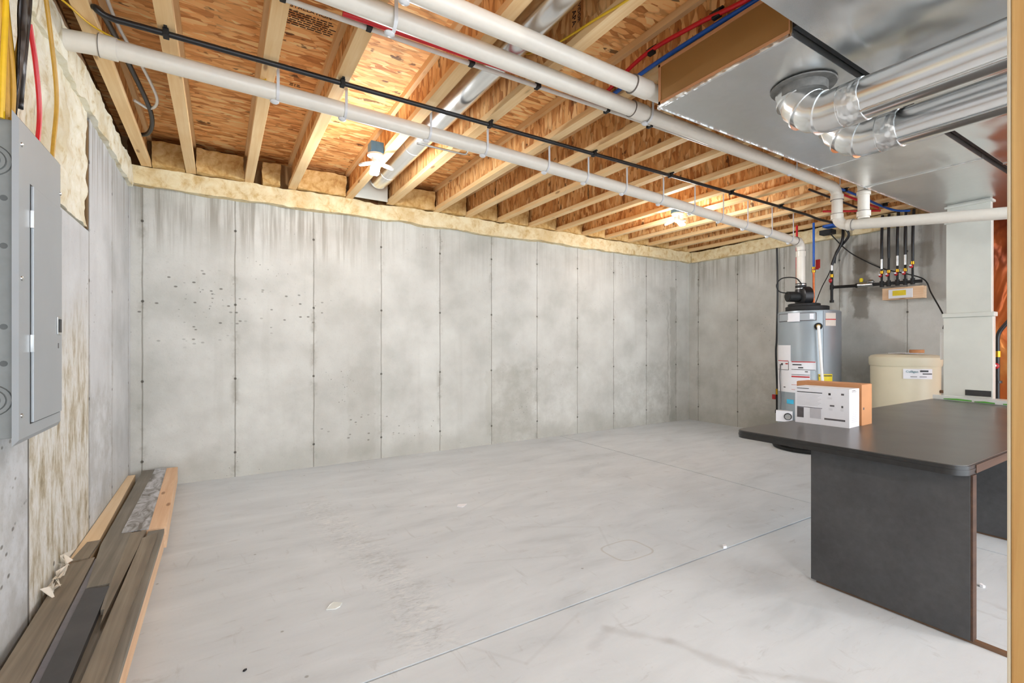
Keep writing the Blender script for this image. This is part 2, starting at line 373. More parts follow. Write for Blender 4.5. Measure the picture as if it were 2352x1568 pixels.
M['osb'] = osb('subfloor_osb', dim=1.12); M['web'] = osb('joist_web_osb', rnd=True, vert=True, dim=1.0, rotz=90)
M['flange'] = wood('joist_flange_pine', (246,216,168), (230,188,132))
M['stud'] = wood('stud_pine', (226,184,120), (196,142,80), 'z', grain=1.5)
M['stud_edge'] = wood('stud_lit_edge', (232,220,196), (222,204,172), 'z', knots=False)  # paler pine, painting the light caught on the stud's bevelled edge
M['foam'] = foam_mat('spray_foam_cream', (240,226,190), (230,210,166), (206,174,118))
M['foam_white'] = foam_mat('spray_foam_white', (246,243,228), (238,232,210), (206,186,140))
M['foam_tan_shaded'] = foam_mat('rim_foam_tan_shaded', (222,190,134), (202,162,100), (168,122,66))  # brownish foam, colour also darkened for the shade inside the joist bays
M['pvc'] = plain('white_pvc', (230,223,211), .32, var=.015)
M['pvc_w'] = plain('bright_white_plastic', (240,240,238), .35, var=.01)
M['joint'] = plain('pipe_joint_shadow_line', (120,112,104), .6, var=.02)
M['hanger'] = plain('translucent_white_hanger', (215,215,216), .35, var=.02)
M['black'] = plain('black_pipe', (30,30,32), .38, var=.1)
M['blackm'] = plain('black_matte', (24,24,24), .65, var=.1)
M['red'] = plain('red_pex', (205,22,34), .35, var=.05)
M['blue'] = plain('blue_pex', (20,92,190), .35, var=.05)
M['pexw'] = plain('white_pex', (226,222,214), .35, var=.03)
M['yellow'] = plain('yellow_cable_jacket', (222,178,28), .4, var=.05)
M['ochre'] = plain('ochre_cable_jacket', (196,150,52), .45, var=.08)
M['galv'] = metal('galvanised_sheet', (236,238,238), .3, .10, 1.3, (1,2.2,1))
M['galv2'] = metal('galvanised_sheet_near', (232,235,236), .22, .16, 1.6, (1,1.6,1))
M['galvr'] = metal('galvanised_round_pipe', (240,242,242), .22, .05, 2.5)
M['tape'] = metal('foil_tape', (240,242,242), .38, .25, 14)
M['zinc'] = metal('zinc_fitting', (205,206,205), .3, .1, 6)
M['plenum'] = plain('painted_plenum_sheet', (214,216,208), .5, .35, var=.03, nscale=5)
M['cardduct'] = plain('duct_board_end', (160,118,66), .55, .25, var=.05, nscale=4)
M['brown_edge'] = plain('raw_board_edge', (112,84,62), .6)
M['copper'] = plain('copper_pipe', (186,98,58), .3, .9, var=.1)
M['brass'] = plain('brass_fitting', (196,152,44), .3, .8, var=.08)
M['valve_red'] = plain('red_valve_handle', (176,26,30), .35)
def orange_sheet():
    t = NT('orange_plastic_sheet', .25, .55); v = t.co((1,1,.6)); n = t.noise(v, 3.2, 3, .5, .8)
    col = t.ramp(n, [(.3, srgb(120,52,24)), (.5, srgb(190,98,44)), (.7, srgb(232,160,84))])
    return t.out(col, None, t.bump(n, .6, .06))
M['orange'] = orange_sheet()
M['panelgrey'] = plain('panel_grey_paint', (166,172,176), .42, .15, var=.02, nscale=6)
M['panelside'] = plain('panel_side_grey', (136,138,136), .5, .3, var=.04)
M['panelgrey2'] = plain('knockout_grey', (96,98,97), .5, .3)
M['slot'] = plain('dark_slot', (48,48,48), .7)
def tabletop():
    t = NT('charcoal_laminate', .26, spec=.5); v = t.co(); n = t.noise(v, 2.5, 4, .6); f = t.noise(t.co((3,20,1), rot=(0,0,.5)), 3, 5, .7)
    col = t.ramp(n, [(.35, srgb(72,70,67)), (.65, srgb(84,82,79))]); col = t.mix(t.ma('MULTIPLY', t.ss(f, .66, .78), .35), col, srgb(150,148,144))
    r = t.ma('ADD', .22, t.ma('MULTIPLY', n, .18)); return t.out(col, r)
M['ttop'] = tabletop()
def panelmat():
    t = NT('charcoal_leg_panel', .5, spec=.4); v = t.co(); n = t.noise(v, 5, 5, .6); f = t.noise(v, 45, 3)
    col = t.ramp(t.ma('ADD', t.ma('MULTIPLY', n, .7), t.ma('MULTIPLY', f, .3)), [(.35, srgb(62,62,63)), (.65, srgb(78,78,79))])
    return t.out(col, .48)
M['tpanel'] = panelmat(); M['tedge'] = plain('black_table_edge', (40,40,40), .35, var=.15, nscale=50)
M['wedge'] = wood('brown_table_edge', (88,64,50), (62,45,37), 'x', knots=False)
M['cardboard'] = plain('brown_cardboard', (196,140,96), .8, var=.04, nscale=8)
M['white'] = plain('white_print', (232,232,236), .5, var=.01)
M['grey'] = plain('grey_print', (196,194,198), .5, var=.03); M['dgrey'] = plain('dark_grey_print', (92,88,90), .5, var=.1, nscale=60)
M['ink'] = plain('black_ink', (34,34,38), .5, var=.1); M['stamp'] = plain('stamp_ink', (58,40,30), .8, var=.15, nscale=90)
M['label_red'] = plain('label_red', (190,36,40), .5); M['label_yellow'] = plain('label_yellow', (226,200,20), .5, var=.05)
M['label_blue'] = plain('sticker_cyan', (70,190,230), .5); M['teal'] = plain('teal_ink', (60,130,140), .5); M['label_tan'] = plain('label_tan', (214,202,190), .6, var=.04)
M['green'] = plain('green_print', (96,176,72), .5, var=.15, nscale=12); M['plastic_clear'] = plain('white_clamshell', (222,226,222), .3, var=.04, nscale=9)
M['heater'] = plain('heater_jacket', (152,162,168), .35, .25, var=.02, nscale=4)
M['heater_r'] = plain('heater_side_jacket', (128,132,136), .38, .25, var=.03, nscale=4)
M['cream'] = plain('cream_tank_plastic', (216,208,182), .42, var=.02, nscale=5)
M['darkboard'] = wood('weathered_dark_board', (150,138,120), (112,102,88), 'y', knots=False, rough=.5)
M['darkboard2'] = wood('weathered_grey_board', (138,131,119), (106,100,90), 'y', knots=False, rough=.5)
M['charcoal'] = plain('charcoal_board', (66,66,68), .45, var=.12, nscale=9)
M['stripe'] = plain('grey_strip', (112,110,116), .5)
M['fresh'] = wood('fresh_pine', (234,202,168), (216,174,136), 'y'); M['pale'] = wood('pale_pine', (236,212,178), (224,196,156), 'y')
def papered():
    t = NT('torn_white_coating', .5); v = t.co(); n = t.noise(t.co((6,2.2,1)), 2.2, 6, .7, 1.2)
    return t.out(t.ramp(n, [(.40, srgb(110,106,98)), (.5, srgb(170,170,172)), (.6, srgb(200,202,206))]))
M['papered'] = papered()
M['jamb'] = wood('old_brown_jamb', (150,122,82), (104,80,50), 'z')
M['scrap'] = plain('paper_scrap', (226,216,200), .8, var=.05)
M['boxblue'] = plain('blue_junction_box', (92,140,178), .45)
def emit(name, c, s):
    t = NT(name); t.p.inputs['Emission Color'].default_value = c; t.p.inputs['Emission Strength'].default_value = s; t.p.inputs['Base Color'].default_value = (.9,.9,.9,1); return t.mat
M['led'] = emit('lit_led_panel', (1,.99,.97,1), 14)
M['foilblack'] = metal('black_foil_wrap', (62,62,64), .34, .15, 6)
M['caulk'] = plain('grey_duct_sealant', (120,118,114), .7, var=.15, nscale=30, bump=.5)

# ------------------------------------------------------------------ room shell
XL, XR, YB, YN, ZC = -.58, 5.92, 4.568, -2.8, 2.696
HW = 2.33      # top of the poured concrete
b = B(); g = .005
for x0, x1 in ((XL-.3, 3.5-g), (3.5+g, XR+.2)):
    for y0, y1 in ((YN, 1.56-g), (1.56+g, YB+.2)):
        b.box(x0, x1, y0, y1, -.05, 0)
b.box(XL-.3, XR+.2, YN, YB+.2, -.08, -.051)
obj('floor', b, M['floor'], kind='structure')
b = B(); b.box(XL-.3, XR+.3, YB, YB+.2, 0, HW); obj('wall_back', b, M['back'], kind='structure')
# left wall with a shallow foamed pocket above the electrical panel
b = B(); b.box(XL-.2, XL, YN, 1.0, 0, HW); b.box(XL-.2, XL, 1.0, 3.245, 0, 1.69); b.box(XL-.2, XL-.05, 1.0, 3.245, 1.69, HW); b.box(XL-.2, XL, 3.245, YB, 0, HW)
obj('wall_left', b, M['left'], kind='structure')
b = B(); b.box(XR, XR+.2, YN, YB, 0, HW); obj('wall_right', b, M['right'], kind='structure')
b = B(); b.box(XL-.3, XR+.3, YN, YB+.2, ZC, ZC+.02); ceil = obj('ceiling', b, M['osb'], kind='structure')
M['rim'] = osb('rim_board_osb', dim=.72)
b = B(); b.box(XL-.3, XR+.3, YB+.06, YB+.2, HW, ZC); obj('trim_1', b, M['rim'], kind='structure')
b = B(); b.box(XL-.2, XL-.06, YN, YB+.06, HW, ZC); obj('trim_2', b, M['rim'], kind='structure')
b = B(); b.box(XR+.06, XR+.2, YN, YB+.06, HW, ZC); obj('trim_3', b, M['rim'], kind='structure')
# printing on the underside of the subfloor
X, Yd = (1,0,0), (0,-1,0)
text('printed_lettering', 'INSTALLATION', .032, frame((.245, 2.435, ZC-.001), X, Yd), M['stamp'], ceil)
b = B(); random.seed(3)
for r_ in range(7):
    x = .245+.004*r_
    while x < .47:
        l = random.uniform(.01, .035); b.box(x, x+l, 2.46+r_*.017, 2.466+r_*.017, ZC-.0015, ZC-.0002); x += l+.006
for (x0, y0, n, ln) in ((.60, 2.32, 4, .10), (.74, 2.33, 5, .06), (-.02, 2.28, 5, .12), (.36, 3.15, 2, .05), (.62, 3.33, 3, .16), (2.02, 2.75, 3, .05)):
    for r_ in range(n):
        x = x0
        while x < x0+ln:
            l = random.uniform(.008, .028); b.box(x, x+l, y0+r_*.018, y0+r_*.018+.007, ZC-.0015, ZC-.0002); x += l+.006
obj('printed_lettering', b, M['stamp'], ceil)

# ------------------------------------------------------------------ floor joists
JX = [-.508, -.228, .172, .50, .98, 1.36, 1.84, 2.19, 2.575, 2.985, 3.38, 3.777, 4.152, 4.56, 4.95, 5.36, 5.75]
JW, ZJ = .065, 2.455
j0 = thing('floor_joist', '', 'joist', (JX[0], 4.50, ZJ), 'floor joists across the ceiling')
x, y = JX[0], 4.50
b = B(); b.box(x, x+JW, YN+.2, y, ZJ, ZJ+.038, .002); obj('bottom_flange', b, M['flange'], j0)
b = B(); b.box(x, x+JW, YN+.2, y, ZC-.039, ZC-.001); obj('top_flange', b, M['flange'], j0)
b = B(); b.box(x+.028, x+.037, YN+.2, y, ZJ+.036, ZC-.036); obj('web', b, M['web'], j0)
extra = {0: ', close beside it', 1: ', near the black pipe bend', 3: ', by the end of the red line', 4: ', carrying the near light', 5: ', letters stamped on its web',
         11: ', carrying the far light', 16: ', last before the right wall'}
JO = []
for i, xx in enumerate(JX):
    o = j0 if i == 0 else dup(j0, (xx, 4.50, ZJ))
    o['label'] = 'wooden floor joist, %s from the left wall%s' % (ORD[i], extra.get(i, '')); JO.append(o)
wb = [c for c in JO[5].children if c.name.startswith('web')][0]
text('printed_lettering', 'APA', .040, frame((JX[5]+.0275, 1.712, 2.645), (0,0,-1), (0,-1,0)), M['stamp'], wb)
text('printed_lettering', 'VIDOR', .028, frame((JX[5]+.0275, 1.672, 2.655), (0,0,-1), (0,-1,0)), M['stamp'], wb)
for t_ in wb.children: t_.location = (0,0,0)

# ------------------------------------------------------------------ foam insulation
def lump(x0, x1, y0, y1, z0, z1, amp=.02, fr=9, n=(8,8,8), seed=0, keep=None):
    """box surface pushed about by noise"""
    bm = bmesh.new(); bmesh.ops.create_cube(bm, size=1)
    b = B(); nx, ny, nz = n
    def P(i, j, k):
        p = Vector((x0+(x1-x0)*i/nx, y0+(y1-y0)*j/ny, z0+(z1-z0)*k/nz))
        d = Vector((mn.noise(p*fr+Vector((seed,0,0))), mn.noise(p*fr+Vector((0,seed+9,0))), mn.noise(p*fr+Vector((0,0,seed+19)))))*amp
        d += Vector((mn.noise(p*fr*3.3), mn.noise(p*fr*3.3+Vector((5,5,5))), mn.noise(p*fr*3.3+Vector((8,1,2)))))*amp*.4
        if keep: d = keep(p, d)
        return p+d
    bm.free()
    def face(A, Bn, f):
        vs = [f(i, j) for i in range(A+1) for j in range(Bn+1)]
        b.add(vs, [(i*(Bn+1)+j, (i+1)*(Bn+1)+j, (i+1)*(Bn+1)+j+1, i*(Bn+1)+j+1) for i in range(A) for j in range(Bn)])
    for k in (0, nz): face(nx, ny, lambda i, j: P(i, j, k))
    for j in (0, ny): face(nx, nz, lambda i, k: P(i, j, k))
    for i in (0, nx): face(ny, nz, lambda j, k: P(i, j, k))
    # weld
    bm = bmesh.new(); vs = [bm.verts.new(v) for v in b.v]
    for f in b.f: bm.faces.new([vs[i] for i in f])
    bmesh.ops.remove_doubles(bm, verts=bm.verts[:], dist=1e-5); bm.verts.index_update()
    o = B(); o.add([v.co[:] for v in bm.verts], [[v.index for v in f.verts] for f in bm.faces]); bm.free(); return o
bead = lambda p, d: d
o = obj('foam_bead', lump(XL+.02, XR-.02, YB-.075, YB+.03, HW-.02, ZJ-.004, .018, 5, (260,4,6), 2), M['foam'], smooth=True, loc=(2.6, YB-.05, HW))
tag(o, 'long cream spray foam bead on the sill above the back wall', 'insulation')
o = obj('foam_bead', lump(XR-.07, XR+.03, 1.95, YB-.09, HW-.03, ZJ-.004, .018, 5, (4,110,6), 5), M['foam'], smooth=True, loc=(XR-.03, 3.2, HW))
tag(o, 'cream spray foam bead on the sill above the right wall by the water heater', 'insulation')
o = obj('foam_bead', lump(XL-.03, XL+.025, 2.3, YB-.09, HW-.05, ZJ-.004, .016, 7, (4,130,7), 8), M['foam_white'], smooth=True, loc=(XL+.02, 3.6, HW))
tag(o, 'thick bumpy spray foam bead along the top of the left wall', 'insulation')
def patchkeep(p, d):
    e = min(1, max(0, (p.y-1.05)*8)); return Vector((d.x, d.y*.45, d.z*(1 if p.z > 1.72 else .3)))
o = obj('foam_patch', lump(XL-.045, XL+.004, 1.02, 3.16, 1.70, ZJ-.01, .020, 7, (3,90,40), 12, patchkeep), M['foam_white'], smooth=True, loc=(XL, 2.1, 1.70))
tag(o, 'large white spray foam patch filling the wall opening behind the electrical panel', 'insulation')
b = B(); b.box(XL-.049, XL-.002, 3.205, 3.243, 1.70, 2.26, .002)
tag(obj('jamb_board', b, M['jamb'], loc=(XL-.02, 3.23, 1.70)), 'narrow weathered brown board edging the foam-filled wall opening', 'board')
# rim blocks of foam at the end of each bay
for i in range(16):
    xa, xb = JX[i]+JW+.004, JX[i+1]-.004
    if i == 2: xa, xb = xa+.06, xb-.06
    if i == 4: continue
    y0 = 4.44 if i < 7 else 4.46
    zt = ZC-.045+random.uniform(-.02, .0) if i < 9 else ZC-.10
    o = obj('rim_foam', lump(xa, xb, y0, YB+.05, ZJ+.002, zt, .012, 9, (12,3,10), 20+i), M['foam_tan_shaded'], smooth=True, loc=((xa+xb)/2, y0, ZJ))
    tag(o, 'tan foam block at the back wall between %s and %s joists from the left' % (ORD[i], ORD[i+1]), 'insulation', 'foam blocks between joist ends')
# sloping framing scrap at the top left
b = B(); b.box(XL-.055, XL+.012, 2.42, 3.1, 2.462, 2.50, .002)
tag(obj('sill_board', b, M['fresh'], loc=(XL, 2.7, 2.46)), 'orange-brown sill board above the foam at the top left', 'board')

# ------------------------------------------------------------------ pipes under the joists
def pipe(name, pts, r, mat, label, cat, rad=.05, n=18, group=None, rings=(), ringr=None, ringm=None, loc=None, sp=False):
    p = spline(pts) if sp else rounded(pts, rad)
    o = None
    if not rings:
        b = B().tube(p, r, n); o = obj(name, b, mat, smooth=True, loc=loc or pts[0]); return tag(o, label, cat, group)
    t = thing(name, label, cat, loc or pts[0], group)
    obj('pipe_run', B().tube(p, r, n), mat, t, smooth=True)
    for a, c, rr in rings:
        obj('coupling', B().tube([a, c], rr, n), ringm or mat, t, smooth=True)
        v = (Vector(c)-Vector(a)).normalized()*.0025
        obj('joint_line', B().tube([Vector(a)-v*.6, Vector(a)+v*.6], rr+.0012, n), M['joint'], t, smooth=True)
    return t
YA = 2.65
A = [(-.62, YA, 2.365), (-.44, YA, 2.385), (.5, YA, 2.372), (1.478, YA, 2.353), (3.0, YA, 2.30), (4.4, YA, 2.235), (5.24, YA, 2.19), (5.255, YA, 2.17), (5.255, YA, 1.75)]
zA = lambda x: next((A[i][2]+(A[i+1][2]-A[i][2])*(x-A[i][0])/(A[i+1][0]-A[i][0]) for i in range(6) if A[i][0] <= x <= A[i+1][0]))
pipe('vent_pipe', A[:6]+[(5.255, YA, 2.19)]+[(5.255, YA, 1.73)], .041, M['pvc'], 'white plastic vent pipe running from the left wall down to the water heater', 'pipe', .08, 22,
     rings=[((-.44, YA, 2.385), (-.38, YA, 2.384), .047), ((5.14, YA, 2.196), (5.20, YA, 2.192), .046), ((5.255, YA, 2.10), (5.255, YA, 2.04), .046)])
YBp = 1.81
pipe('drain_pipe', [(-.335, YBp, 2.69), (-.335, YBp, 2.388), (1.6, YBp, 2.368), (3.0, YBp, 2.355), (4.13, YBp, 2.335), (4.13, YBp, 2.04), (4.13, .85, 1.913), (4.13, -.8, 1.69)], .038, M['pvc'],
     'white plastic drain pipe dropping at its far end and turning right past the plenum', 'pipe', .09, 22,
     rings=[((1.87, YBp, 2.366), (1.97, YBp, 2.365), .0425), ((4.13, YBp, 2.24), (4.13, YBp, 2.28), .045), ((4.13, YBp, 2.13), (4.13, YBp, 2.09), .043), ((4.13, 1.70, 2.025), (4.13, 1.735, 2.03), .044)])
YC = 1.63
pipe('drain_pipe', [(.34, YC, 2.69), (.34, YC, 2.376), (1.6, YC, 2.362), (4.13, YC, 2.345), (4.13, YC, 2.055)], .038, M['pvc'],
     'shorter white plastic drain pipe running behind the brown duct end', 'pipe', .08, 22,
     rings=[((1.69, YC, 2.361), (1.80, YC, 2.36), .044), ((4.13, YC, 2.26), (4.13, YC, 2.23), .045), ((4.13, YC, 2.11), (4.13, YC, 2.07), .045)])
def hanger(x, yp, zp, r, label, group, up=ZJ):
    pts = [(x, yp-r-.003, up+.02), (x, yp-r-.003, zp)]
    for k in range(1, 8): a = pi+pi*.78*k/7; pts.append((x, yp+(r+.003)*cos(a), zp+(r+.003)*sin(a)))
    b = B(); vs = []; w_, th = .014, .003
    P = [Vector(p) for p in pts]
    for i, p in enumerate(P):
        t = (P[min(i+1, len(P)-1)]-P[max(i-1, 0)]).normalized(); nn = Vector((1,0,0)).cross(t)
        for sx, sn in ((-w_/2,-th/2),(w_/2,-th/2),(w_/2,th/2),(-w_/2,th/2)): vs.append(p+Vector((sx,0,0))+nn*sn)
    m = len(P); fs = [(i*4+k, i*4+(k+1) % 4, (i+1)*4+(k+1) % 4, (i+1)*4+k) for i in range(m-1) for k in range(4)]+[(0,1,2,3), (m*4-4, m*4-3, m*4-2, m*4-1)]
    b.add(vs, fs); b.ball((x-.012, yp+.004, zp-r-.006), (.022, .016, .012), 10)
    return tag(obj('pipe_hanger', b, M['hanger'], smooth=True, loc=(x, yp, zp-r)), label, 'hanger', group)
for k, i in enumerate(range(2, 15)):
    x = JX[i]+JW+.008; hanger(x, YA, zA(x), .041, 'white plastic J-hook holding the long vent pipe beside the %s joist from the left' % ORD[i], 'hooks on the vent pipe')
for i, x in ((3, .573), (7, 1.99), (10, 3.453), (12, 4.08)):
    hanger(x, YBp, 2.36, .040, 'white plastic hook around the middle drain pipe near the %s joist from the left' % ORD[i], 'hooks on the drain pipe')
hanger(.57, YC, 2.372, .040, 'white plastic hook on the nearer short drain pipe at the top of the view', 'hooks on the drain pipe')

# black gas line
YG, ZG = 2.50, 2.435
pipe('gas_pipe', [(-.50, 4.0, 2.50), (-.40, 3.9, 2.50), (-.36, 3.6, 2.52), (-.40, 3.0, 2.53), (-.42, 2.62, 2.50), (-.43, 2.5, 2.46), (-.38, YG, 2.436), (-.2, YG, ZG), (1, YG, ZG), (3, YG, ZG), (4.9, YG+.01, ZG), (5.35, YG+.02, ZG-.01), (5.75, 2.5, 2.415), (5.83, 2.44, 2.3), (5.86, 2.57, 2.15), (5.87, 2.60, 2.02)], .0125, M['black'],
     'black flexible gas pipe clipped beneath the joists across the whole ceiling', 'pipe', sp=True, n=12)
def clip(name, x, y, z, label, group):
    b = B().box(x-.011, x+.011, y-.019, y+.019, z-.016, z+.018, .003); b.box(x-.006, x+.006, y-.032, y+.032, z+.012, z+.0195)
    return tag(obj(name, b, M['blackm'], loc=(x, y, z)), label, 'clip', group)
for i in (1, 3, 5, 7, 9, 11, 13):
    clip('pipe_clip', JX[i]+.03, YG, ZG, 'black clip fixing the black gas pipe to the %s joist from the left' % ORD[i], 'clips on the gas pipe')
# pex water lines
pipe('water_pipe', [(.42, 1.975, 2.437), (1.0, 1.965, 2.437), (1.75, 1.935, 2.437)], .0105, M['red'], 'red plastic water line squeezed against the middle drain pipe', 'pipe', n=12)
pipe('water_pipe', [(-.2, 2.012, 2.437), (1.0, 2.01, 2.437), (2.2, 1.99, 2.437), (4.1, 1.985, 2.437)], .0105, M['pexw'], 'thin white plastic water line beside the red one', 'pipe', n=12)
for i in (2, 3, 4, 5, 6, 7): clip('pipe_clip', JX[i]+.033, 2.0, 2.44, 'black clip on the white water line at the %s joist from the left' % ORD[i], 'clips on the white water line')
pipe('water_pipe', [(1.80, .75, 2.47), (1.81, 1.114, 2.495), (1.812, 1.36, 2.535), (1.813, 1.67, 2.556), (1.812, 1.95, 2.492), (1.81, 2.05, 2.47)], .0105, M['red'], 'red plastic water line curving between joists left of the brown duct end', 'pipe', sp=True, n=12)
pipe('water_pipe', [(1.815, .75, 2.462), (1.825, 1.09, 2.479), (1.826, 1.28, 2.487), (1.826, 1.62, 2.488), (1.824, 1.89, 2.470), (1.82, 2.0, 2.462)], .0105, M['blue'], 'blue plastic water line running alongside the curving red one', 'pipe', sp=True, n=12)
for (x, y, z, c) in ((1.815, 1.62, 2.552, 'red'), (1.814, 1.26, 2.52, 'red near the top edge')): clip('pipe_clip', x, y, z, 'black clip around the curving %s water line' % c, 'clips on the curving lines')
pipe('water_pipe', [(2.3, 1.93, 2.437), (4.6, 1.95, 2.437), (5.35, 1.98, 2.435), (5.62, 1.95, 2.42), (5.8, 1.90, 2.43)], .0105, M['blue'], 'blue plastic water line clipped under the joists along the duct edge', 'pipe', sp=True, n=12)
pipe('water_pipe', [(4.2, 2.0, 2.437), (5.45, 2.03, 2.437)], .0105, M['red'], 'red plastic water line beneath the long blue one near the right wall', 'pipe', n=12)
pipe('water_pipe', [(4.3, 2.10, 2.437), (5.5, 2.14, 2.437)], .0095, M['black'], 'short black line beside the red water line near the right wall', 'pipe', n=12)
for i in (9, 10, 11, 12, 13, 14, 15): clip('pipe_clip', JX[i]+.03, 1.95, 2.44, 'black clip on the long blue water line at the %s joist from the left' % ORD[i], 'clips on the blue water line')
pipe('water_pipe', [(5.10, 2.36, 2.43), (5.55, 2.05, 2.43)], .0105, M['red'], 'short diagonal red water line above the drain elbow', 'pipe', n=12)
pipe('water_pipe', [(5.45, 2.79, 2.43), (5.45, 2.79, 1.95)], .011, M['red'], 'red plastic drop to the water heater', 'pipe', n=12)
pipe('copper_pipe', [(5.45, 2.79, 1.95), (5.45, 2.79, 1.48)], .011, M['copper'], 'copper pipe below the red drop, entering the heater top', 'pipe', n=12)
pipe('water_pipe', [(5.49, 2.635, 2.43), (5.49, 2.635, 1.93)], .011, M['blue'], 'blue plastic drop to the water heater', 'pipe', n=12)
pipe('copper_pipe', [(5.49, 2.635, 1.93), (5.49, 2.635, 1.48)], .011, M['copper'], 'dark copper pipe below the blue drop, with a shutoff', 'pipe', n=12)
t = thing('shutoff_valve', 'red lever shutoff valve on the blue drop above the heater', 'valve', (5.46, 2.61, 1.92))
obj('valve_body', B().tube([(5.49, 2.635, 1.95), (5.49, 2.635, 1.89)], .018, 12), M['brass'], t, smooth=True)
obj('lever', B().box(5.455, 5.462, 2.555, 2.60, 1.925, 2.02, .003).box(5.455, 5.475, 2.575, 2.63, 1.915, 1.925), M['valve_red'], t)
# black gas drop left of the heater
t = thing('gas_drop', 'black gas line dropping down the wall left of the water heater', 'pipe', (5.86, 3.23, .15))
obj('flexible_line', B().tube(spline([(5.86, 3.24, 2.40), (5.87, 3.235, 1.8), (5.86, 3.24, 1.2), (5.86, 3.25, 1.0), (5.87, 3.24, .55)]), .011, 12), M['black'], t, smooth=True)
obj('brass_fitting', B().tube([(5.87, 3.24, .56), (5.87, 3.24, .49)], .017, 12), M['brass'], t, smooth=True)
obj('valve_handle', B().box(5.835, 5.85, 3.245, 3.285, .43, .49, .004), M['valve_red'], t)
obj('iron_pipe', B().tube([(5.87, 3.24, .49), (5.87, 3.24, .16)], .014, 12).tube([(5.87, 3.24, .30), (5.87, 3.24, .26)], .022, 12).tube([(5.87, 3.24, .20), (5.6, 2.95, .20)], .013, 12), M['blackm'], t, smooth=True)

# yellow cables
pipe('yellow_cable', [(1.352, 1.1, 2.44), (1.352, 1.314, 2.446), (1.352, 1.513, 2.48), (1.36, 1.785, 2.531), (1.368, 2.02, 2.61), (1.37, 2.1, 2.65)], .0055, M['yellow'], 'yellow electrical cable slanting across the joist web right of the round duct', 'cable', sp=True, n=10)
pipe('yellow_cable', [(-.56, 2.42, 2.44), (-.52, 2.5, 2.448), (-.424, 2.66, 2.448), (-.15, 2.76, 2.445), (.16, 2.71, 2.448), (.2, 2.7, 2.452)], .004, M['yellow'], 'thin yellow cable stapled across the first joists above the white pipe', 'cable', sp=True, n=8)
pipe('white_cable', [(-.42, 2.3, 2.60), (-.40, 2.75, 2.56), (-.34, 3.1, 2.54), (-.31, 3.4, 2.52), (-.36, 3.55, 2.52), (-.43, 3.5, 2.53)], .008, M['pexw'], 'white cable looping in the bay next to the first joist', 'cable', sp=True, n=10)

# ------------------------------------------------------------------ round duct in the joist bay
t = thing('round_duct', 'silver round duct running in the ceiling bay beside the near light', 'duct', (1.2, 1.5, 2.5))
obj('duct_run', B().tube([(1.2, 0, 2.56), (1.2, 3.9, 2.56)], .076, 32).tube([(1.2, 2.05, 2.56), (1.2, 2.062, 2.56)], .079, 32).tube([(1.2, 3.30, 2.56), (1.2, 3.312, 2.56)], .079, 32), M['galvr'], t, smooth=True)
obj('elbow', B().tube(rounded([(1.2, 3.9, 2.56), (1.2, 4.2, 2.56), (1.2, 4.24, 2.66)], .12), .077, 32), M['galvr'], t, smooth=True)
b = B().box(1.05, 1.352, 4.43, 4.44, 2.46, 2.68).box(1.05, 1.352, 4.44, 4.56, 2.66, 2.68)
obj('boot', b, M['plenum'], t)
t = thing('conduit_bracket', 'bent grey metal rod crossing below the round duct', 'bracket', (1.3, 3.45, 2.44))
obj('rod', B().tube(rounded([(1.12, 3.02, 2.452), (1.42, 2.98, 2.435), (1.47, 2.98, 2.435), (1.47, 2.95, 2.50)], .03), .007, 10), M['zinc'], t, smooth=True)

# ------------------------------------------------------------------ rectangular ducts
ZD = 2.25
t = thing('trunk_duct', 'long galvanised trunk duct with a brown end, beside the drain pipes', 'duct', (3.5, 1.25, ZD))
b = B()
b.box(1.815, 3.335, .945, 1.565, ZD, 2.452, .002); b.box(3.345, 3.99, .945, 1.565, ZD, 2.452, .002); b.box(4.0, 5.55, .945, 1.565, ZD, 2.452, .002)
obj('sheet_metal', b, M['galv'], t)
for x in (3.34, 3.995): obj('seam_cleat', B().box(x-.009, x+.009, .94, 1.575, ZD-.006, ZD-.0005, .001).box(x-.009, x+.009, 1.566, 1.575, ZD-.006, 2.45), M['tape'], t)
b = B().box(1.806, 5.55, 1.5655, 1.571, ZD-.004, ZD+.012, .001).box(1.800, 1.814, .94, 1.571, ZD-.005, ZD+.010, .002)
b.ball((1.81, 1.565, ZD), .012)
obj('edge_flange', b, M['tape'], t, smooth=True)
obj('end_panel', B().box(1.803, 1.8145, .947, 1.563, ZD+.01, 2.45), M['cardduct'], t, label='brown board closing the end of the duct')
b = B().box(1.800, 1.803, .947, .951, ZD, 2.45).box(1.7985, 1.803, 1.553, 1.564, ZD+.01, 2.45).box(1.7985, 1.803, .947, 1.564, 2.438, 2.452).box(1.7985, 1.803, .947, 1.564, ZD+.01, ZD+.022)
obj('end_rim', b, M['cardboard'], t)
b = B(); b.add([(2.72, .95, ZD-.001), (3.33, 1.56, ZD-.001), (3.33, .95, ZD-.001)], [(0,1,2)])
t = thing('trunk_duct', 'wide galvanised trunk duct at the upper right, nearest the camera', 'duct', (3.5, .3, ZD-.01))
b = B().box(1.0, 2.6, -.35, .898, ZD-.005, 2.452, .002).box(2.61, 4.2, -.35, .898, ZD-.005, 2.452, .002).box(4.21, 5.6, -.35, .898, ZD-.005, 2.452, .002)
obj('sheet_metal', b, M['galv2'], t)
for x in (2.605, 4.205): obj('seam_cleat', B().box(x-.012, x+.012, -.35, .90, ZD-.009, ZD-.0055, .001), M['galv'], t)
b = B().box(1.81, 5.5, .902, .942, ZD+.03, ZD+.19)
tag(obj('duct_gap_shade', b, M['blackm'], loc=(3.6, .92, ZD+.03)), 'black strip standing for the shade in the gap between the two trunk ducts', 'insulation')  # black filler painting the shade of an open gap, not a real liner

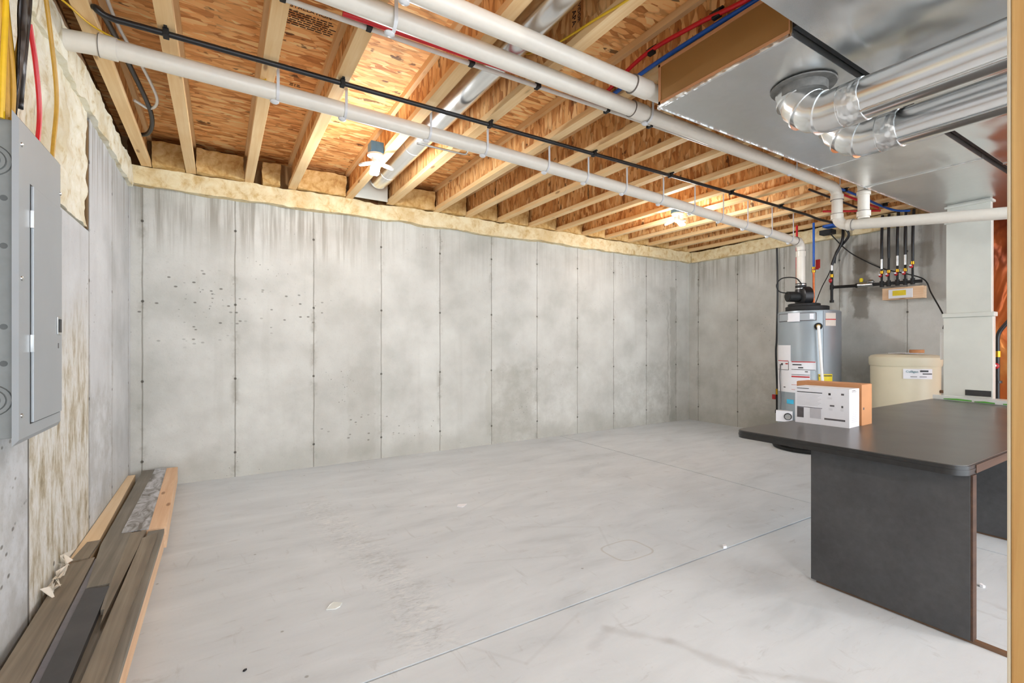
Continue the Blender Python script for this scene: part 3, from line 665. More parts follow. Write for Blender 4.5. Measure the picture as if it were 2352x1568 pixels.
# takeoff collars, elbows and round pipes below
def takeoff(x, y, yend, zc, r, name, label, labpos):
    t = thing(name, label, 'duct', (x, y, zc))
    n = 28
    obj('collar', B().lathe([(r+.042, ZD-.010), (r+.045, ZD-.006), (r+.045, ZD-.0055)], (x, y, 0), n).lathe([(r+.01, ZD-.045), (r+.012, ZD-.008)], (x, y, 0), n), M['caulk'], t, smooth=True)
    # gored elbow
    R0 = .16; cy, cz = y-R0+.03, zc+R0
    pts = []
    seq = [0, 30, 60, 90]
    P = [(x, y+.03, ZD-.012)]
    cx = y+.03
    for a in (8, 30, 60, 82): P.append((x, cx-R0+R0*cos(R(a)), (zc+R0)-R0*sin(R(a))))
    P.append((x, cx-R0-.03, zc))
    P[0] = (x, y+.01, ZD-.012)
    e = B().tube(P, r, n, rs=[r]*len(P))
    for i, a in enumerate((19, 45, 71)):
        p = Vector((x, cx-R0+R0*cos(R(a)), (zc+R0)-R0*sin(R(a)))); d = Vector((0, -sin(R(a)), -cos(R(a))))
        e.tube([p-d*.004, p+d*.004], r+.005, n)
    obj('elbow', e, M['galvr'], t, smooth=True)
    obj('pipe_run', B().tube([(x, cx-R0-.01, zc), (x, yend, zc)], r-.003, 36).tube([(x, .1, zc), (x, .11, zc)], r+.002, 36), M['galvr'], t, smooth=True)
    b = B().tube([(x, cx-R0-.035, zc), (x, cx-R0-.11, zc)], r+.0015, n); b2 = []
    b.v = [(vx+mn.noise(Vector((vx*40, vy*40, vz*40)))*.002, vy+mn.noise(Vector((vx*30, 3, vz*30)))*.006, vz+mn.noise(Vector((7, vy*40, vz*40)))*.002) for vx, vy, vz in b.v]
    obj('foil_tape', b, M['tape'], t, smooth=True)
    obj('seam', B().box(x-r*.62-.003, x-r*.62+.003, yend, cx-R0-.11, zc-r*.79-.003, zc-r*.79+.002), M['galv'], t)
    return t
takeoff(2.20, 1.10, -1.2, 2.09, .084, 'round_duct', 'silver round pipe with gored elbow, the nearer of two below the trunk ducts', 0)
takeoff(2.66, 1.14, -1.2, 2.10, .084, 'round_duct', 'silver round pipe and elbow, the lower farther one of two below the trunk ducts', 0)

# plenum drop
t = thing('plenum', 'tall pale sheet metal duct dropping beside the brown tank', 'duct', (5.10, 1.29, 0))
obj('lower_section', B().box(5.07, 5.135, 1.14, 1.435, 0, 1.325, .004), M['plenum'], t)
obj('upper_section', B().box(5.08, 5.13, 1.15, 1.42, 1.355, 2.10, .004), M['plenum'], t)
obj('neck', B().box(5.085, 5.13, 1.155, 1.415, 2.10, ZD-.001, .003), M['plenum'], t)
for q in ((5.06, 5.145, 1.13, 1.44, 1.325, 1.36, .005), (5.07, 5.14, 1.14, 1.43, 2.09, 2.11, .004), (5.07, 5.14, 1.14, 1.43, 2.215, 2.235, .004)): obj('joint_band', B().box(*q), M['plenum'], t)
obj('filter_slot', B().box(5.064, 5.07, 1.15, 1.30, .70, .745, .002), M['slot'], t)
t = thing('switch_box', 'small white electrical box on the left edge of the pale duct', 'switch', (5.14, 1.45, 1.0))
obj('box_body', B().box(5.10, 5.17, 1.437, 1.465, .98, 1.21, .005), M['pvc_w'], t)
obj('cover', B().box(5.09, 5.18, 1.43, 1.437, 1.14, 1.27, .002), M['panelgrey'], t)

# orange sheeting on the right wall, gas riser in front of it
b = B(); ny, nz = 50, 60; y0, y1, z0, z1 = -1.2, 1.52, .0, 2.44
def cr(y, z): return XR-.045-.03*abs(mn.noise(Vector((y*2.2, z*1.1, 0))))-.018*mn.noise(Vector((y*6, z*3, 4)))
for i in range(ny+1):
    for k in range(nz+1):
        y, z = y0+(y1-y0)*i/ny, z0+(z1-z0)*k/nz; b.v.append((cr(y, z), y, z))
for i in range(ny):
    for k in range(nz): b.f.append((i*(nz+1)+k, (i+1)*(nz+1)+k, (i+1)*(nz+1)+k+1, i*(nz+1)+k+1)); b.m.append(0)
n0 = len(b.v); b.add([(XR-.002, y0, z0), (XR-.002, y1, z0), (XR-.002, y1, z1), (XR-.002, y0, z1)], [(0,1,2,3)])
tag(obj('plastic_sheet', b, M['orange'], loc=(XR-.04, .5, 0), smooth=True), 'crumpled orange plastic sheeting on the wall beside the stud', 'sheeting')
t = thing('gas_riser', 'black gas riser with a red valve in front of the orange sheeting', 'pipe', (5.6, 1.232, 0))
obj('riser', B().tube(rounded([(5.6, 1.232, 0), (5.6, 1.232, 1.20), (5.6, 1.13, 1.36), (5.6, .7, 1.6)], .05), .015, 14).tube([(5.6, 1.232, .78), (5.6, 1.232, .80)], .03, 14), M['black'], t, smooth=True)
obj('brass_fitting', B().tube([(5.6, 1.232, 1.0), (5.6, 1.232, 1.05)], .022, 12), M['brass'], t, smooth=True)
obj('valve_handle', B().ball((5.575, 1.238, .925), (.016, .024, .026)), M['valve_red'], t, smooth=True)
obj('valve_cap', B().ball((5.556, 1.240, .928), (.008, .012, .012)), M['white'], t, smooth=True)

# ------------------------------------------------------------------ gas manifold on the right wall
t = thing('gas_manifold', 'black gas manifold with five red valves on a wood block on the wall', 'manifold', (5.87, 2.0, 1.56))
obj('wood_block', B().box(5.83, XR-.001, 1.80, 2.135, 1.565, 1.685, .003), M['fresh'], t)
obj('header_pipe', B().tube([(5.80, 2.59, 1.745), (5.80, 2.30, 1.735), (5.80, 1.80, 1.725)], .016, 12).tube([(5.80, 2.36, 1.738), (5.80, 2.32, 1.737)], .024, 12), M['blackm'], t, smooth=True)
pl = obj('plaque', B().box(5.812, 5.829, 1.88, 2.075, 1.575, 1.665, .002), M['white'], t)
obj('yellow_label', B().box(5.810, 5.8125, 1.93, 2.04, 1.60, 1.652), M['label_yellow'], pl)
for i, (y, zb, metalz) in enumerate(((2.128, 1.985, .10), (2.069, 1.99, 0), (1.996, 2.0, .10), (1.932, 2.0, .10), (1.873, 1.93, 0))):
    x = 5.80; ys = mn.noise(Vector((i*3.1, 0, 0)))*.02
    obj('gas_line', B().tube(spline([(x+.02, y+ys, 2.44), (x, y+ys*.5, 2.2), (x, y, zb-.0)]), .013, 10), M['black'], t, smooth=True)
    if metalz: obj('silver_sleeve', B().tube([(x, y, zb+.005), (x, y, zb-metalz)], .0115, 10), M['zinc'], t, smooth=True)
    obj('riser', B().tube([(x, y, zb-metalz), (x, y, 1.735)], .010, 10).tube([(x, y, 1.76), (x, y, 1.70)], .019, 10), M['blackm'], t, smooth=True)
    zv = 1.83 if i < 4 else 1.89
    obj('brass_fitting', B().tube([(x, y, zv+.035), (x, y, zv+.005)], .016, 10), M['brass'], t, smooth=True)
    vh = obj('valve_handle', B().ball((x-.018, y+.006, zv-.012), (.014, .017, .020), 10), M['valve_red'], t, smooth=True)
    obj('valve_cap', B().ball((x-.032, y+.008, zv-.006), (.006, .011, .010), 8), M['white'], vh, smooth=True)
t = thing('gas_branch', 'black gas tee with a capped drop leg left of the manifold', 'pipe', (5.80, 2.593, 1.58))
obj('hose', B().tube(spline([(5.84, 2.5, 2.40), (5.82, 2.50, 2.25), (5.81, 2.57, 2.08), (5.80, 2.595, 1.99)]), .014, 10), M['black'], t, smooth=True)
obj('silver_sleeve', B().tube([(5.80, 2.595, 2.0), (5.80, 2.595, 1.93)], .013, 10), M['zinc'], t, smooth=True)
obj('iron_pipe', B().tube([(5.80, 2.595, 1.93), (5.80, 2.595, 1.58)], .014, 10).tube([(5.80, 2.595, 1.60), (5.80, 2.595, 1.575)], .021, 10).tube([(5.80, 2.595, 1.77), (5.80, 2.595, 1.72)], .019, 10), M['blackm'], t, smooth=True)
obj('brass_fitting', B().tube([(5.80, 2.595, 1.89), (5.80, 2.595, 1.855)], .018, 10), M['brass'], t, smooth=True)
obj('valve_handle', B().ball((5.78, 2.60, 1.82), (.014, .018, .026), 10), M['valve_red'], t, smooth=True)
t = thing('pressure_regulator', 'silver regulator with yellow cap on the black header pipe', 'regulator', (5.79, 2.27, 1.73))
obj('regulator_body', B().tube([(5.79, 2.335, 1.737), (5.79, 2.20, 1.735)], .024, 12).lathe([(.03, 0), (.034, .01), (.02, .03)], (5.785, 2.22, 1.755), 14), M['zinc'], t, smooth=True)
obj('yellow_cap', B().lathe([(.016, 0), (.017, .03), (.010, .04)], (5.785, 2.305, 1.77), 12), M['label_yellow'], t, smooth=True)
pipe('thin_cable', [(5.80, 2.62, 2.36), (5.85, 2.50, 2.18), (5.87, 2.38, 2.06), (5.87, 2.15, 1.90), (5.87, 1.95, 1.82), (5.86, 1.80, 1.74), (5.80, 1.73, 1.60), (5.5, 1.55, 1.35), (5.16, 1.46, 1.24)], .006, M['blackm'], 'thin black cable sagging from the ceiling past the manifold to the white box', 'cable', sp=True, n=8)
pipe('thin_cable', [(5.84, 2.60, 2.02), (5.85, 2.65, 1.90), (5.80, 2.70, 1.75), (5.58, 2.66, 1.56), (5.50, 2.64, 1.52)], .005, M['blackm'], 'thin black wire hanging between the gas tee and the heater top', 'cable', sp=True, n=8)
t = thing('ceiling_bracket', 'small black and blue strap block where the black pipe meets the right wall', 'bracket', (5.75, 2.55, 2.38))
obj('strap', B().box(5.60, 5.72, 2.50, 2.60, 2.385, 2.41, .003), M['blue'], t); obj('block', B().box(5.70, 5.80, 2.55, 2.68, 2.33, 2.38, .005), M['blackm'], t)

# ------------------------------------------------------------------ water heater
hx, hy, hr, hz = 5.33, 2.61, .285, 1.46
t = thing('water_heater', 'tall grey gas water heater with a black blower on top', 'water heater', (hx, hy, 0))
U = Vector((-hx, -hy, 0)).normalized(); RT = Vector((-U.y, U.x, 0))  # toward the room, and to its right side
def on(phi, z, off=0): a = R(phi); return Vector((hx, hy, 0))+(U*cos(a)+RT*sin(a))*(hr+off)+Vector((0,0,z))
def shell(p0, p1, z0, z1, off, th=.002, n=12):
    b = B(); vs = []
    for k in range(n+1):
        p = p0+(p1-p0)*k/n
        vs += [on(p, z0, off), on(p, z1, off), on(p, z1, off+th), on(p, z0, off+th)]
    b.add(vs, [(i*4+k, i*4+(k+1) % 4, (i+1)*4+(k+1) % 4, (i+1)*4+k) for i in range(n) for k in range(4)]+[(0,1,2,3), (n*4, n*4+1, n*4+2, n*4+3)]); return b
obj('tank', B().lathe([(hr-.01, .04), (hr, .05), (hr, hz-.02), (hr-.006, hz-.005), (hr-.03, hz), (.01, hz+.006)], (hx, hy, 0), 56), M['heater'], t, smooth=True)
obj('base_ring', B().lathe([(hr-.03, .0), (hr-.02, .0), (hr-.02, .04)], (hx, hy, 0), 40), M['blackm'], t, smooth=True)
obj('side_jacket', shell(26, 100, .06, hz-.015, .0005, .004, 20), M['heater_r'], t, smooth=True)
obj('top_plate', B().lathe([(.20, hz+.007), (.20, hz+.045), (.19, hz+.05)], (hx-.03, hy+.0, 0), 36).lathe([(.15, hz+.05), (.15, hz+.075), (.14, hz+.08)], (hx-.05, hy+.02, 0), 36), M['blackm'], t, smooth=True)
bc = Vector((hx-.06, hy+.03, hz+.16))
# blower: volute, motor, outlet
v = B(); n = 30
for k in range(1):
    ring = []
ax = (U*.55-RT*.83).normalized()   # motor axis, toward the left front
def cylax(b, c, d, l0, l1, r0, r1=None, n=28): b.tube([c+d*l0, c+d*l1], r0, n, rs=[r0, r1 or r0]); return b
bl = obj('blower', cylax(cylax(B(), bc, ax, -.055, .03, .105), bc, ax, .03, .045, .105, .08), M['black'], t, smooth=True)
obj('motor', cylax(cylax(B(), bc+Vector((0,0,-.005)), ax, .045, .16, .055), bc, ax, .16, .165, .05), M['blackm'], bl, smooth=True)
ox, oy = 5.255, YA
obj('outlet', B().tube([(ox, oy, hz+.17), (ox, oy, 1.70)], .05, 24, rs=[.06, .05]), M['black'], bl, smooth=True)
obj('coupling', B().tube([(ox, oy, 1.685), (ox, oy, 1.755)], .051, 24), M['blackm'], bl, smooth=True)
obj('clamp', B().tube([(ox, oy, 1.695), (ox, oy, 1.705)], .054, 24).tube([(ox, oy, 1.735), (ox, oy, 1.745)], .054, 24), M['zinc'], bl, smooth=True)
c0 = bc+ax*.15; obj('power_cord', B().tube(spline([c0+Vector((0,0,.03)), c0+ax*.10+Vector((0,0,.05)), c0+ax*.13+Vector((0,0,.12)), c0+ax*.07+Vector((0,0,.19)), c0+RT*.06+Vector((0,0,.19)), c0+RT*.12+Vector((0,0,.12))]), .006, 8), M['blackm'], bl, smooth=True)
# badge and recess
rc_ = obj('badge_recess', shell(-66, 12, 1.355, 1.425, .002, .003, 20), M['panelgrey'], t, smooth=True)
obj('recess_outline', shell(-68, 14, 1.348, 1.432, .0008, .003, 20), M['dgrey'], rc_, smooth=True)
bd = obj('badge', shell(-38, -15, 1.36, 1.432, .004, .006), M['white'], t, smooth=True)
obj('badge_lower_lip', shell(-39, -15, 1.343, 1.36, .004, .008), M['white'], bd, smooth=True)
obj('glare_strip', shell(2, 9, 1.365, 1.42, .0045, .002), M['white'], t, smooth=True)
def decal(name, p0, p1, z0, z1, mat, par=None, off=.0042): return obj(name, shell(p0, p1, z0, z1, off, .0012), mat, par or t, smooth=True)
lb = decal('side_label', 30, 53, 1.295, 1.425, M['label_tan'], off=.0055); decal('red_stripe', 30, 53, 1.355, 1.365, M['label_red'], lb, .007)
l1 = decal('tall_label', -76, -33, .935, 1.10, M['white'], off=.002)
l2 = decal('instruction_label', -76, 3, .61, .935, M['white'], off=.002)
for (p0, p1, z0, z1, m) in ((-72,-38,.932,.939,'label_red'), (-31,12,.925,.934,'label_red'), (-31,12,.848,.852,'ink'), (-38,-37,.84,.93,'dgrey'), (-72,-38,.84,.844,'dgrey'), (-31,2,.77,.783,'label_red'), (-31,2,.795,.799,'ink'),
                            (-29,-12,.895,.905,'ink'), (-18,-9,.865,.875,'ink'), (-45,-39,.90,.912,'label_red'), (-58,-53,.89,.91,'ink'), (-6,-1,.825,.835,'dgrey'), (-31,0,.69,.693,'label_red'), (-31,0,.64,.643,'label_red'), (-8,-4,.655,.67,'ink'), (-50,-45,.655,.665,'dgrey')):
    decal('label_print', p0, p1, z0, z1, M[m], l2 if z0 < .93 else l1, .0045)
decal('label_right', -32, 13, .845, .935, M['white'], off=.0018)
decal('energy_sticker', -42, -27, .49, .535, M['label_blue'], off=.002)
yl = decal('yellow_label', 17, 44, .70, .81, M['label_yellow'], off=.006); decal('label_print', 18, 43, .788, .797, M['ink'], yl, .0075)
c = on(17, 1.29, .004)
rv = obj('relief_valve', B().tube([c-U*.01, c+U*.012], .036, 24), M['blackm'], t, smooth=True)
obj('valve_stem', B().tube([c, c+U*.05], .018, 16), M['brass'], rv, smooth=True)
obj('discharge_pipe', B().tube(rounded([c+U*.02, c+U*.06, c+U*.065+RT*.035+Vector((0,0,-.58)), c+U*.066+RT*.045+Vector((0,0,-1.1))], .02), .0135, 14), M['pvc_w'], t, smooth=True)
# burner controls
g_ = obj('gas_control', B().box(0,0,0,0,0,0), M['white'], t)
g_.data.clear_geometry()
bb = B(); cc = on(-42, .36, .035); dx = RT*.075; dy = U*.035; dz = Vector((0,0,.055))
bb.add([cc+sx*dx+sy*dy+sz*dz for sx in (-1,1) for sy in (-1,1) for sz in (-1,1)], [(0,1,3,2),(4,6,7,5),(0,4,5,1),(2,3,7,6),(0,2,6,4),(1,5,7,3)])
COL.objects.unlink(g_); bpy.data.objects.remove(g_)
g_ = obj('gas_control', bb, M['white'], t); kc = cc+dy+dx*.45
obj('dial', B().tube([kc, kc+U*.02], .028, 20), M['zinc'], g_, smooth=True); obj('dial_ring', B().tube([kc-U*.001, kc+U*.006], .036, 20), M['ink'], g_, smooth=True)
bb = B(); cc = on(-5, .38, .02); dx = RT*.03; dy = U*.02; dz = Vector((0,0,.045))
bb.add([cc+sx*dx+sy*dy+sz*dz for sx in (-1,1) for sy in (-1,1) for sz in (-1,1)], [(0,1,3,2),(4,6,7,5),(0,4,5,1),(2,3,7,6),(0,2,6,4),(1,5,7,3)])
obj('igniter_box', bb, M['white'], t)
obj('control_wire', B().tube(spline([on(-60, .90, .01), on(-58, .75, .02), on(-54, .55, .02), on(-52, .42, .03)]), .005, 8), M['dgrey'], t, smooth=True)
# pan below
tag(obj('drip_pan', B().lathe([(.30, .002), (.33, .004), (.345, .035), (.34, .036), (.325, .008), (.30, .006)], (hx, hy, 0), 44), M['blackm'], smooth=True, loc=(hx, hy, 0)), 'shallow black drip pan under the grey water heater', 'pan')

# ------------------------------------------------------------------ cream brine tank
kx, ky, kr, kh = 5.55, 1.855, .262, 1.03
t = thing('softener_tank', 'round cream plastic water softener tank between heater and pale duct', 'tank', (kx, ky, 0))
obj('tank_body', B().lathe([(kr-.03, 0), (kr-.008, .02), (kr, .9), (kr-.006, .93)], (kx, ky, 0), 48), M['cream'], t, smooth=True)
obj('lid', B().lathe([(kr+.006, .905), (kr+.012, .93), (kr+.012, .985), (kr-.005, 1.003), (kr-.04, 1.012), (.01, 1.022)], (kx, ky, 0), 48), M['cream'], t, smooth=True)
U2 = Vector((-kx, -ky, 0)).normalized(); R2 = Vector((-U2.y, U2.x, 0))
def on2(phi, z, off=0): a = R(phi); return Vector((kx, ky, 0))+(U2*cos(a)+R2*sin(a))*(kr+off)+Vector((0,0,z))
def shell2(p0, p1, z0, z1, off, th=.0015, n=10):
    b = B(); vs = []
    for k in range(n+1):
        p = p0+(p1-p0)*k/n; vs += [on2(p, z0, off), on2(p, z1, off), on2(p, z1, off+th), on2(p, z0, off+th)]
    b.add(vs, [(i*4+k, i*4+(k+1) % 4, (i+1)*4+(k+1) % 4, (i+1)*4+k) for i in range(n) for k in range(4)]+[(0,1,2,3), (n*4, n*4+1, n*4+2, n*4+3)]); return b
lb = obj('brand_label', shell2(-2, 46, .795, .885, .004), M['white'], t, smooth=True)
p = on2(2, .852, .0075); q = on2(21, .852, .0105); p += U2*.004; q += U2*.002
text('label_lettering', 'Culligan', .028, frame(p, q-p, (0,0,1)), M['teal'], lb)
obj('label_print', shell2(24, 38, .858, .874, .0060), M['ink'], lb, smooth=True); obj('label_print', shell2(28, 45, .837, .846, .0060), M['ink'], lb, smooth=True)
obj('label_print', shell2(9, 19, .812, .817, .0060), M['dgrey'], lb, smooth=True); obj('label_print', shell2(23, 35, .812, .817, .0060), M['dgrey'], lb, smooth=True)
p = on2(72, .68, 0); obj('overflow_fitting', B().tube([p, p+(p-Vector((kx, ky, .68))).normalized()*.05], .014, 12), M['brown_edge'], t, smooth=True)
b = B(); pts = [(-.13,-.06), (.02,-.15), (.12,.02), (-.05,.10)]
b.prism([(kx-.03+x, ky+y) for x, y in pts], 1.022, 1.027)
tag(obj('paper_manual', b, M['white'], loc=(kx, ky, 1.022)), 'white paper manual lying on the cream tank lid', 'paper')
tag(obj('tape_roll', B().lathe([(.05, 0), (.055, .003), (.055, .028), (.05, .031)], (kx-.02, ky-.10, 1.0275), 28), M['copper'] if 0 else M['cardboard'], smooth=True, loc=(kx-.02, ky-.10, 1.0275)), 'small brown roll of tape on top of the cream tank', 'tape')

# ------------------------------------------------------------------ table
TX0, TX1, TY0, TY1, TZ = 2.285, 5.02, .586, 1.486, .66
t = thing('conference_table', 'long charcoal laminate table with panel legs and black edging', 'table', (3.6, 1.0, 0))
def rrect(x0, x1, y0, y1, r, n=8):
    P = []
    for cx, cy, a0 in ((x1-r, y1-r, 0), (x0+r, y1-r, 90), (x0+r, y0+r, 180), (x1-r, y0+r, 270)):
        for k in range(n+1): a = R(a0+90*k/n); P.append((cx+r*cos(a), cy+r*sin(a)))
    return P
obj('tabletop', B().prism(rrect(TX0+.003, TX1-.003, TY0+.003, TY1-.003, .055), TZ-.036, TZ), M['ttop'], t)
eb = B(); eb.prism(rrect(TX0, TX1, TY0, TY1, .058), TZ-.038, TZ-.0035); eb.prism(rrect(TX0-.0015, TX1+.0015, TY0-.0015, TY1+.0015, .059), TZ-.026, TZ-.017)
obj('edge_band', eb, M['tedge'], t, smooth=True)
obj('edge_rail', B().box(TX0+.11, TX1-.1, TY0-.0035, TY0+.01, TZ-.037, TZ-.006), M['wedge'], t, label='brown wood strip along the near edge')
for i, x in enumerate((2.345, 3.76, 4.90)):
    lg = obj('leg_panel', B().box(x, x+.042, .587, 1.138, .012, TZ-.038, .002), M['tpanel'], t)
    obj('panel_edge', B().box(x+.001, x+.041, .580, .5875, .012, TZ-.039, .002), M['wedge'], lg, label='dark brown edge strip')
    obj('foot_strip', B().box(x+.012, x+.034, .49 if i == 0 else .575, 1.12, 0, .013, .001), M['brown_edge'], lg)

# ------------------------------------------------------------------ boxes and tray on the table
def carton(name, label, o_, ang, lx, ly, lz, mat, cat='box'):
    """o_ = near corner; first side runs lx along ang, second ly along ang-90"""
    t = thing(name, label, cat, (o_[0], o_[1], TZ)); a = Vector((cos(R(ang)), sin(R(ang)), 0)); c = Vector((sin(R(ang)), -cos(R(ang)), 0))
    O = Vector((o_[0], o_[1], TZ+.0005)); Z = Vector((0,0,1))
    def slab(u0, u1, v0, v1, w0, w1): return B().add([O+a*u+c*v+Z*w_ for u in (u0, u1) for v in (v0, v1) for w_ in (w0, w1)], [(0,1,3,2),(4,6,7,5),(0,4,5,1),(2,3,7,6),(0,2,6,4),(1,5,7,3)])
    return t, slab, a, c
# front face lies on the plane x ~ 2.84 (faces the room's left), side faces the camera
t, slab, a, c = carton('retail_carton', 'white printed retail carton standing in front of the brown one', (2.825, 1.18), 90-(-3.5), .268, -.133, .205, M['white'])
c = -c
def slab2(u0, u1, v0, v1, w0, w1):
    O = Vector((2.825, 1.18, TZ+.0005)); Z = Vector((0,0,1)); cc = Vector((sin(R(93.5)), -cos(R(93.5)), 0))
    return B().add([O+a*u+cc*v+Z*w_ for u in (u0, u1) for v in (v0, v1) for w_ in (w0, w1)], [(0,1,3,2),(4,6,7,5),(0,4,5,1),(2,3,7,6),(0,2,6,4),(1,5,7,3)])
bx = obj('carton_body', slab2(0, .268, 0, .133, 0, .205), M['white'], t)
H_, L_ = .205, .268
def fr(x0, x1, y0, y1, m, name='front_print'):   # fractions of front face, x from the far (left) edge, y from the top
    obj(name, slab2(L_*(1-x1), L_*(1-x0), -.0008, 0, H_*(1-y1), H_*(1-y0)), M[m], bx)
fr(.04,.27,.035,.055,'dgrey'); fr(.04,.52,.135,.155,'ink'); fr(.04,.52,.55,.565,'dgrey'); fr(.04,.17,.57,.85,'dgrey'); fr(.29,.50,.57,.84,'grey'); fr(.56,.93,.80,.845,'dgrey')
fr(.635,.675,.13,.185,'ink'); fr(.86,.91,.12,.165,'dgrey'); fr(.66,.74,.44,.48,'dgrey'); fr(.865,.895,.44,.495,'dgrey')
for k in range(9): fr(.04,.50-.03*(k % 3),.20+.036*k,.208+.036*k,'grey')
for k in range(3): fr(.62,.70,.24+.02*k,.246+.02*k,'grey'); fr(.64,.71,.53+.02*k,.536+.02*k,'grey'); fr(.85,.90,.53+.02*k,.536+.02*k,'grey')
for k in range(18): obj('side_print', slab2(-.0008, 0, .133*.25, .133*(.7+.12*(k % 2)), H_*(.93-.046*k)-.0022, H_*(.93-.046*k)), M['grey' if k else 'dgrey'], bx)
obj('side_print', slab2(-.0010, -.0002, .133*.25, .133*.6, H_*.952, H_*.965), M['ink'], bx)
# brown carton behind
t = thing('cardboard_carton', 'plain brown cardboard carton standing behind the white printed one', 'box', (3.0, 1.19, TZ))
def slab3(u0, u1, v0, v1, w0, w1):
    O = Vector((2.975, 1.183, TZ+.0005)); Z = Vector((0,0,1)); aa = Vector((cos(R(92)), sin(R(92)), 0)); cc = Vector((sin(R(92)), -cos(R(92)), 0))
    return B().add([O+aa*u+cc*v+Z*w_ for u in (u0, u1) for v in (v0, v1) for w_ in (w0, w1)], [(0,1,3,2),(4,6,7,5),(0,4,5,1),(2,3,7,6),(0,2,6,4),(1,5,7,3)])
bx = obj('carton_body', slab3(0, .335, 0, .135, 0, .222), M['cardboard'], t)
obj('top_flap', slab3(.004, .331, .002, .066, .2225, .2245), M['cardboard'], t); obj('top_flap', slab3(.004, .331, .069, .133, .2225, .2245), M['cardboard'], t)
obj('side_stamp', slab3(-.0008, 0, .018, .032, .085, .098), M['dgrey'], bx)
# clamshell tray
t = thing('plastic_tray', 'flat white packaging tray with a green printed edge at the far table end', 'tray', (5.0, 1.25, TZ))
tr = B(); TP = [(5.0, 1.47), (4.775, .72), (4.94, .68), (5.165, 1.43)]
T0 = [(4.985, 1.472), (4.76, .72), (4.93, .675), (5.01, 1.02), (5.01, 1.472)]
tr.prism(T0, TZ+.0005, TZ+.004)
tr.prism([(5.0-.015, 1.478), (4.752, .72), (4.95, .66), (5.012, 1.0), (5.012, 1.478)], TZ+.004, TZ+.034)
obj('tray_body', tr, M['plastic_clear'], t)
gp = B()
d_ = Vector((4.752-4.985, .72-1.478, 0)); nn = Vector((d_.y, -d_.x, 0)).normalized()
for s0, s1, z0, z1 in ((.10, .34, .006, .020), (.36, .52, .005, .018), (.58, .78, .006, .022)):
    p0 = Vector((4.985, 1.478, TZ))+d_*s0; p1 = Vector((4.985, 1.478, TZ))+d_*s1
    o1 = nn*.001*(1 if nn.x < 0 else -1)
    gp.add([p0+o1+Vector((0,0,z0)), p1+o1+Vector((0,0,z0)), p1+o1+Vector((0,0,z1*.8)), (p0+p1)/2+o1+Vector((0,0,z1)), p0+o1+Vector((0,0,z1*.6))], [(0,1,2,3,4)])
obj('green_print', gp, M['green'], t)

# ------------------------------------------------------------------ electrical panel
t = thing('breaker_box', 'grey electrical breaker panel mounted on the left wall', 'breaker panel', (XL, 2.0, .83))
PX = XL+.112
bx = obj('cabinet', B().box(XL+.0005, PX-.006, 1.815, 2.185, .845, 1.715, .002), M['panelside'], t)
KO = lambda q: obj('knockout', q, M['panelgrey2'], bx, smooth=True)
for z in (1.60, .95):
    q = B()
    for r_ in (.042, .030, .018): q.tube([(-.525+r_*cos(R(a)), 1.8148, z+r_*sin(R(a))) for a in range(0, 361, 15)], .0016, 6)
    KO(q)
for z in (1.46, 1.42, 1.12, 1.08, 1.02): KO(B().box(-.548, -.515, 1.8125, 1.8148, z, z+.016, .001))
for z in (1.50, 1.37, 1.15, 1.05): KO(B().lathe([(.008, 1.8148), (.008, 1.8138)], (-.50, 0, z), 12, 'y'))

cv = B(); 
x0, x1 = PX-.006, PX
cv.add([(x0-.004,1.79,.825),(x0-.004,2.215,.825),(x0-.004,2.215,1.735),(x0-.004,1.79,1.735),
        (x1,1.805,.84),(x1,2.20,.84),(x1,2.20,1.72),(x1,1.805,1.72)], [(0,3,2,1),(4,5,6,7),(0,1,5,4),(1,2,6,5),(2,3,7,6),(3,0,4,7)])
cv = obj('cover', cv, M['panelgrey'], t)
obj('door_gap', B().box(PX-.002, PX+.0006, 1.893, 2.188, .872, 1.566), M['slot'], cv)
dr = obj('door', B().box(PX, PX+.007, 1.899, 2.185, .876, 1.562, .002), M['panelgrey'], t)
obj('latch', B().box(PX+.0075, PX+.010, 2.125, 2.165, 1.135, 1.195, .002), M['zinc'], dr); obj('latch_slot', B().box(PX+.010, PX+.0125, 2.135, 2.158, 1.143, 1.187, .001), M['ink'], dr)
obj('keyhole', B().box(PX+.007, PX+.0078, 2.138, 2.146, 1.09, 1.107), M['dgrey'], dr)
obj('hinge', B().box(PX+.001, PX+.0085, 1.893, 1.899, 1.44, 1.49).box(PX+.001, PX+.0085, 1.893, 1.899, 1.08, 1.13), M['zinc'], dr)
for y, z in ((1.825, 1.655), (1.825, 1.285), (1.825, .905), (2.195, 1.62), (2.195, 1.28), (2.195, .93)):
    obj('screw', B().lathe([(.0065, PX), (.006, PX+.003), (.002, PX+.0045)], (0, y, z), 12, 'x'), M['zinc'], cv, smooth=True)
